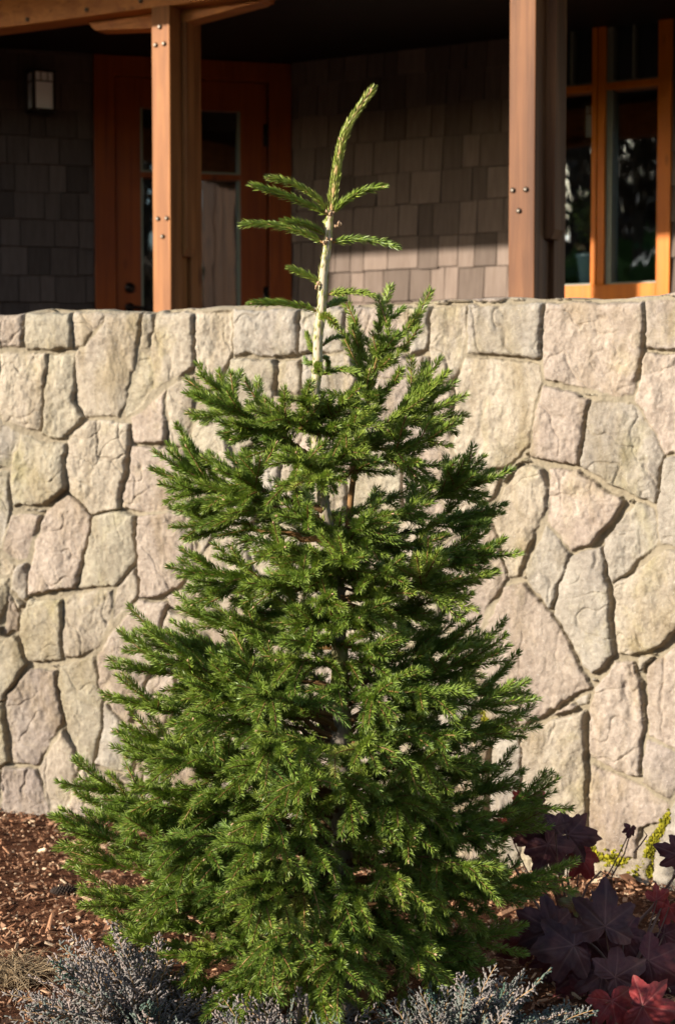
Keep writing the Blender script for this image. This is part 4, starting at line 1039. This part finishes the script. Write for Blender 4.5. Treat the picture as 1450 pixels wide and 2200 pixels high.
cnt = 0
for i, (y, adeg) in enumerate(fill):
    az = R_(adeg + rnd.uniform(-14, 14) + (y * 7 % 30))       # 0 = right, 90 = towards the camera
    y2 = y + rnd.uniform(-22, 22)
    front = math.sin(az); rx = hw(y2, math.cos(az) > 0) / PXM
    Lr = rx * rnd.uniform(.72, .98)
    if y < 1050: Lr *= .62 if front > .3 else .50
    elif y < 1330: Lr *= .85
    if 1050 < y < 1300 and front > .75: Lr *= .55
    if y < 1300 and front > .8 and i % 5 < 3: continue
    if 1290 < y < 1450: Lr *= .46 if front > .2 else .80
    up = np.interp(y, [900, 1300, 1450, 1800, 2060], [.38, .16, .34, .16, -.06]) * rnd.uniform(.6, 1.3)
    d = np.array([math.cos(az), -math.sin(az), 0])
    zb = tz(y2) - up * Lr * (.9 if y > 1350 else .6)
    zb = max(zb, .05)
    P0 = trunk_at(zb); P1 = P0 + d * Lr + UZ * up * Lr
    P1[2] = max(P1[2], .07)
    low = y > 1350
    kw = dict(old=.34 if low else .28, droop=(.34 if front > 0 else .12) if low else .10, rise=.02, tone=(.51 if low else .55) + rnd.normal(0, .05), dens=720 if front > -.2 else 520,
              fan=4, lmax=.15 if low else .12, ups=.0 if low else .15, spacing=.058 if front > -.2 else .066)
    bend = (0, 0, (.10 if low else .03) * Lr)
    if cnt < 100 - 1 - NB[0] + cnt and NB[0] < 99 and front > -.05:
        limb(lambda mb: spray(mb, P0, P1, bend, **kw))
    else:
        spray(rest, P0, P1, bend, **kw)
o = rest.build('branches', [M['twig'], M['needle'], M['bud']], spruce); o['kind'] = 'stuff'; o['label'] = 'inner and rear branches of the spruce'
print('needles', NN, 'branches', NB[0])

# ================================================================== JUNIPER
def juniper(name, cx, cy, rx, ry, h, n, tone, label, seed, lean=(0, 0)):
    r = np.random.RandomState(seed); segs = []; cols = []
    def S(a, b, r0, r1, tn): segs.append((a, b, r0, r1)); cols.append(tn)
    wood_ = MB()
    for _ in range(n):
        a = r.uniform(0, 2 * PI); q = math.sqrt(r.rand()); bx, by = cx + math.cos(a) * q * rx * .75, cy + math.sin(a) * q * ry * .75
        hh = h * (1 - .65 * q * q) * r.uniform(.5, 1.15) * (1.35 if r.rand() < .07 else 1)
        out = np.array([math.cos(a) * q + lean[0] + r.normal(0, .25), math.sin(a) * q + lean[1] + r.normal(0, .25), 0]) * .12
        P0 = np.array([bx, by, gz(bx, by) + hh * .12]); P1 = P0 + out + UZ * hh * .85
        ax = bez(P0, P0 + out * .3 + UZ * hh * .55, P1, 12); T, N, B = frames(ax); tn = np.clip(tone + r.normal(0, .17), 0, 1)
        tube(wood_, ax, np.linspace(.0022, .001, 12), 4, 0, (np.clip(tn + .2, 0, 1), .5, 0, 1), cap=False)
        rl = r.uniform(0, PI); SD = N * math.cos(rl) + B * math.sin(rl); s = np.linspace(0, 1, 12)
        t = .18; sd = 1; L = np.linalg.norm(P1 - P0) + .01
        while t < 1.0:
            p = np.array([np.interp(t, s, ax[:, k]) for k in range(3)]); Td = np.array([np.interp(t, s, T[:, k]) for k in range(3)]); Sd = np.array([np.interp(t, s, SD[:, k]) for k in range(3)])
            l = (.050 * (1 - t) ** .7 + .008) * r.uniform(.6, 1.2); d = Td * .72 + sd * Sd * .62 + r.normal(0, .16, 3); d /= np.linalg.norm(d)
            S(p, p + d * l, .0023, .0012, tn); m = max(2, int(l / .0055)); pr = np.cross(d, np.cross(Td, Sd)); pr /= np.linalg.norm(pr) + 1e-9
            for j in range(m):
                pp = p + d * l * (j + .6) / m; s2 = 1 if j % 2 else -1
                d2 = d * .75 + s2 * pr * .6 + r.normal(0, .2, 3); l2 = r.uniform(.006, .013) * (1 - .4 * j / m)
                S(pp, pp + d2 * l2, .0021, .0010, tn + r.normal(0, .06))
            sd = -sd; t += .0085 / L * r.uniform(.8, 1.3)
    A = np.array([x[0] for x in segs]); Bq = np.array([x[1] for x in segs]); ra = np.array([x[2] for x in segs]); rb = np.array([x[3] for x in segs])
    d = Bq - A; d /= np.linalg.norm(d, axis=1)[:, None]; ref = r.normal(0, 1, d.shape); n1 = np.cross(d, ref); n1 /= np.linalg.norm(n1, axis=1)[:, None]; n2 = np.cross(d, n1)
    M_ = (A + Bq) / 2
    V = []
    for k in range(3):
        an = 2 * PI * k / 3; V.append(A + (n1 * math.cos(an) + n2 * math.sin(an)) * ra[:, None] * .7)
    for k in range(3):
        an = 2 * PI * k / 3; V.append(M_ + (n1 * math.cos(an) + n2 * math.sin(an)) * ra[:, None] * 1.25)
    V.append(Bq); V = np.stack(V, 1); nn = len(A); base = np.arange(nn)[:, None, None] * 7
    Fq = (base + np.array([[0, 1, 4, 3], [1, 2, 5, 4], [2, 0, 3, 5]])[None]).reshape(-1, 4); Ft = (base + np.array([[3, 4, 6], [4, 5, 6], [5, 3, 6]])[None]).reshape(-1, 3)
    tn = np.clip(np.array(cols), 0, 1); C = np.repeat(np.stack([tn, r.rand(nn) * .3 + .35, np.zeros(nn), np.ones(nn)], -1), 7, 0)
    mb = MB(); mb.add(V.reshape(-1, 3), Fq, 0, C); mb.f.append(Ft); mb.m.append(np.zeros(len(Ft), int))
    e = empty(name, (cx, cy, 0)); tag(e, label, 'shrub', g)
    mb.build('foliage', M['juniper'], e); wood_.build('stem', M['twig'], e)
    return nn
g = 'low creeping junipers along the front of the bed'
c = ground_at(250, 2190, .08); nn = juniper('juniper_shrub', at(300, 2150, 3.52)[0], 3.52, .115, .16, .225, 170, .78, 'mauve grey feathery juniper at bottom left below the spruce', 1, (-.4, -.2)); 
nn += juniper('juniper_shrub', -.09, 3.36, .17, .10, .165, 150, .74, 'greyish brown juniper in the middle below the spruce', 2, (0, -.3))
nn += juniper('juniper_shrub', .25, 3.38, .20, .13, .195, 230, .60, 'blue green juniper with bare twigs right of the middle', 3, (.3, -.2))
print('juniper segs', nn)

# ================================================================== HYDRANGEA
def leaf_mesh(mb, size, tone, r, M3, O, curl=.25, fold=.2):
    """five lobed oak-like leaf; local x across, y to the tip, z up; M3 rows = axes"""
    hp = [(0, 1.10), (7, 1.0), (15, .88), (22, .80), (29, .60), (36, .70), (43, .88), (50, .94), (58, .84), (68, .70), (77, .52), (87, .60), (98, .70), (108, .72), (120, .62), (138, .50), (156, .34), (172, .12), (180, .03)]
    hr = r.uniform(.90, 1.10, len(hp)); hl = r.uniform(.90, 1.10, len(hp))
    th = np.radians([-p[0] for p in hp[::-1]] + [p[0] for p in hp[1:]]); rr = np.array([p[1] * q for p, q in zip(hp[::-1], hl[::-1])] + [p[1] * q for p, q in zip(hp[1:], hr[1:])])
    n = 110; a = np.linspace(-PI, PI, n, endpoint=False); ra = np.interp(a, th, rr)
    k = np.abs(((a * 13) % 1.0) - .5) ; ra = ra * (1 + .05 * k + .02 * r.normal(0, 1, n))
    rings = np.linspace(0, 1, 11)
    A, Q = np.meshgrid(a, rings); RR = Q * np.broadcast_to(ra, A.shape)
    x = RR * np.sin(A); y = RR * np.cos(A)
    va = np.radians([0, 48, -48, 108, -108]); vein = np.full(x.shape, 1e9)
    for v in va:
        dx, dy = math.sin(v), math.cos(v); al = x * dx + y * dy; pe = np.abs(x * dy - y * dx); pe = np.where(al > 0, pe, np.hypot(x, y)); vein = np.minimum(vein, pe)
        # side veins
        sp = .17; pp = (al - pe * .9) / sp; sv = np.abs(pp - np.round(pp)) * sp; vein = np.where((al > 0) & (pe < .25), np.minimum(vein, sv * .8 + .018), vein)
    z = .030 * np.minimum(vein / .08, 1) - curl * .35 * (x * x + (y - .2) ** 2) - fold * np.abs(x) * .25 + .06 * np.sin(x * 5 + r.uniform(0, 6)) * np.cos(y * 4 + r.uniform(0, 6)) + .02 * np.sin(x * 13 + 2) * np.sin(y * 11)
    V = np.stack([x, y, z], -1).reshape(-1, 3) * size
    idx = np.arange(11 * n).reshape(11, n); F = np.stack([idx[:-1], idx[1:], np.roll(idx, -1, 1)[1:], np.roll(idx, -1, 1)[:-1]], -1).reshape(-1, 4)
    g_ = np.exp(-(vein / .017) ** 2).ravel() * .75
    rad_ = np.hypot(x, y).ravel()
    tn = np.clip(tone + .06 * fbm(x.ravel() * 3 + tone * 30, y.ravel() * 3, 3, int(tone * 50)), 0, 1)
    mb.add(np.asarray(O) + V @ M3, F, 0, np.stack([tn, g_, rad_ * 0, np.ones(len(tn))], -1))
def hydr_leaf(parent, px, py, Y, sz, ang, tone, tilt=.3, roll=0.0, stem_to=None, seed=0):
    """centre pixel, depth, leaf length in photo px, picture angle of the tip (0 = up, clockwise), tilt back"""
    r = np.random.RandomState(seed); O = at(px, py, Y); size = sz / FP * Y * .62
    yx = np.array([math.sin(ang), 0, math.cos(ang)]); nrm = np.array([0, -1.0, 0])
    nrm = nrm * math.cos(tilt) + UZ * math.sin(tilt) + np.array([1.0, 0, 0]) * math.sin(roll); nrm /= np.linalg.norm(nrm)
    ya_ = yx - nrm * (yx @ nrm); ya_ /= np.linalg.norm(ya_); xa = np.cross(ya_, nrm)
    M3 = np.array([xa, ya_, nrm]); O2 = O - ya_ * size * .30
    mb = MB(); leaf_mesh(mb, size, tone, r, M3, O2, curl=r.uniform(.2, .9), fold=r.uniform(.1, 1.0))
    o = mb.build('leaf', M['leaf'], parent)
    return O2
def hydrangea(label, base, leaves, extra=()):
    e = empty('oakleaf_hydrangea', tuple(base)); tag(e, label, 'shrub', 'oakleaf hydrangeas at the foot of the wall')
    st = MB()
    for i, (px, py, Y, sz, ang, tone, tilt, roll) in enumerate(leaves):
        O = hydr_leaf(e, px, py, Y, sz, R_(ang), tone, tilt, roll, seed=i + int(px))
        j = O + (np.asarray(base) - O) * .35 + np.array([0, 0, -.02]); tube(st, bez(O, (O + j) / 2 + [0, -.0, -.01], j, 6), np.linspace(.0016, .002, 6), 5, 0)
        tube(st, bez(j, (j + base) / 2 + [.015, 0, .03], base, 8), np.linspace(.003, .0045, 8), 6, 0)
    for pts, rr in extra: tube(st, np.array(pts), rr, 6, 0)
    st.build('stem', M['hstem'], e)
b1 = ground_at(1215, 1990, 0); b1[1] = 4.30
b1 = np.array([b1[0] * 4.30 / ground_at(1215, 1990, 0)[1], 4.30, 0])
hydrangea('upper hydrangea with dark maroon lobed leaves against the wall', b1, [
    (1187, 1832, 4.22, 118, 150, .22, .25, .2), (1240, 1795, 4.26, 112, 95, .16, .35, .1), (1140, 1775, 4.24, 112, 215, .18, .2, -.1), (1195, 1768, 4.20, 56, 20, .12, .5, 0),
    (1255, 1855, 4.28, 88, 150, .62, .15, .3), (1080, 1780, 4.34, 60, 250, .74, .2, 0), (1150, 1730, 4.34, 74, 30, .42, .2, 0), (1115, 1708, 4.36, 36, 10, .76, .1, 0), (1158, 1812, 4.30, 92, 200, .14, .3, 0),
    (1353, 1786, 4.32, 36, 200, .25, .1, .4)],
    extra=[([at(1353, 1792, 4.32), at(1340, 1835, 4.32), at(1312, 1886, 4.32), at(1290, 1872, 4.32), at(1262, 1900, 4.32), b1], np.array([.0015, .0018, .0022, .0026, .003, .004])),
           ([at(1310, 1888, 4.32), at(1312, 1935, 4.32), at(1318, 1990, 4.32)], np.array([.006, .0055, .005])), ([at(1190, 1880, 4.28), at(1205, 1935, 4.28), b1], np.array([.003, .004, .005])),
           ([at(1378, 1779, 4.3), at(1389, 1795, 4.3), at(1375, 1815, 4.3), at(1360, 1832, 4.3)], np.array([.0015, .002, .002, .0015]))])
b2 = np.array([at(1330, 2150, 3.85)[0], 3.85, 0.0])
hydrangea('lower hydrangea with broad maroon and red leaves at bottom right', b2, [
    (1300, 1962, 3.80, 150, 5, .10, .45, 0), (1165, 1985, 3.86, 132, 300, .16, .4, 0), (1205, 2035, 3.78, 150, 262, .10, .5, 0), (1340, 2088, 3.74, 128, 60, .12, .45, .1),
    (1290, 2115, 3.78, 112, 190, .14, .4, 0), (1413, 2075, 3.80, 130, 120, .30, .3, 0), (1318, 2172, 3.66, 120, 170, .60, .35, 0), (1405, 2165, 3.64, 140, 100, .50, .35, .1),
    (1445, 1832, 4.0, 84, 290, .24, .15, 0), (1418, 1928, 3.95, 62, 60, .66, .2, .4), (1432, 1960, 3.95, 66, 200, .72, .2, -.3), (1118, 2025, 3.92, 110, 240, .40, .2, 0), (1225, 1938, 3.95, 62, 280, .92, .4, 0),
    (1350, 2025, 3.90, 112, 150, .26, .3, 0), (1240, 1990, 3.95, 120, 20, .20, .3, 0), (1240, 2090, 3.88, 130, 230, .34, .2, 0), (1380, 2110, 3.95, 140, 30, .20, .2, 0), (1300, 2050, 3.98, 120, 330, .18, .2, 0),
    (1440, 2120, 3.9, 120, 80, .36, .2, 0), (1250, 2150, 3.85, 120, 210, .36, .3, 0), (1190, 2075, 3.96, 110, 200, .30, .2, 0), (1360, 2195, 3.7, 110, 140, .58, .3, 0), (1440, 2015, 4.05, 90, 120, .34, .2, 0)],
    extra=[([at(1450, 1880, 4.0), at(1400, 1950, 4.0), at(1350, 2000, 3.95), b2], np.array([.003, .004, .005, .006])), ([at(1090, 1835, 4.1), at(1125, 1900, 4.1), at(1160, 1955, 4.0), b2], np.array([.0025, .003, .0035, .005]))])

# ================================================================== SMALL THINGS
def cone_thing():
    p = ground_at(137, 1912, .02); mb = MB(); L = .065
    ax = np.array([1, .1, 0.05]); ax /= np.linalg.norm(ax)
    for k in range(150):
        t = k / 150; a = k * 2.4; rr = .0135 * math.sin(PI * (.12 + .8 * t)); u = np.cross(ax, UZ); u /= np.linalg.norm(u); v = np.cross(u, ax)
        o = u * math.cos(a) + v * math.sin(a); c = p + ax * (t - .5) * L * 1.1 + o * rr * .6; s = np.cross(o, ax)
        mb.add([c - s * .004, c + o * rr * .8 + ax * .004 - s * .003, c + o * rr * .9 + ax * .006, c + o * rr * .8 + ax * .004 + s * .003, c + s * .004], [[0, 1, 2, 3, 4]], 0)
    tube(mb, [p - ax * L * .5, p, p + ax * L * .5], [.006, .009, .004], 8, 0)
    tag(mb.build('pine_cone', M['bronze2'], smooth=False, origin=p), 'dark fallen cone lying on the mulch at left', 'cone')
M['bronze2'] = plain('cone_scales', (.045, .03, .022), .85)
cone_thing()
mb = MB(); r = np.random.RandomState(5); c0 = ground_at(30, 2110, 0)
for k in range(260):
    a = r.uniform(0, 2 * PI); p = c0 + np.array([r.normal(0, .03), r.normal(0, .04), .0]); L = r.uniform(.06, .20); d = np.array([math.cos(a), math.sin(a) * .6, 0]); h = r.uniform(.02, .075)
    tube(mb, bez(p, p + d * L * .4 + UZ * h * 1.4, p + d * L + UZ * r.uniform(.005, .03), 7), np.linspace(.0011, .0005, 7), 3, 0, (r.rand(), r.rand(), 0, 1), cap=False)
tag(mb.build('dry_grass_tuft', M['dry'], origin=c0), 'pale dry grass tuft on the mulch at bottom left', 'grass')
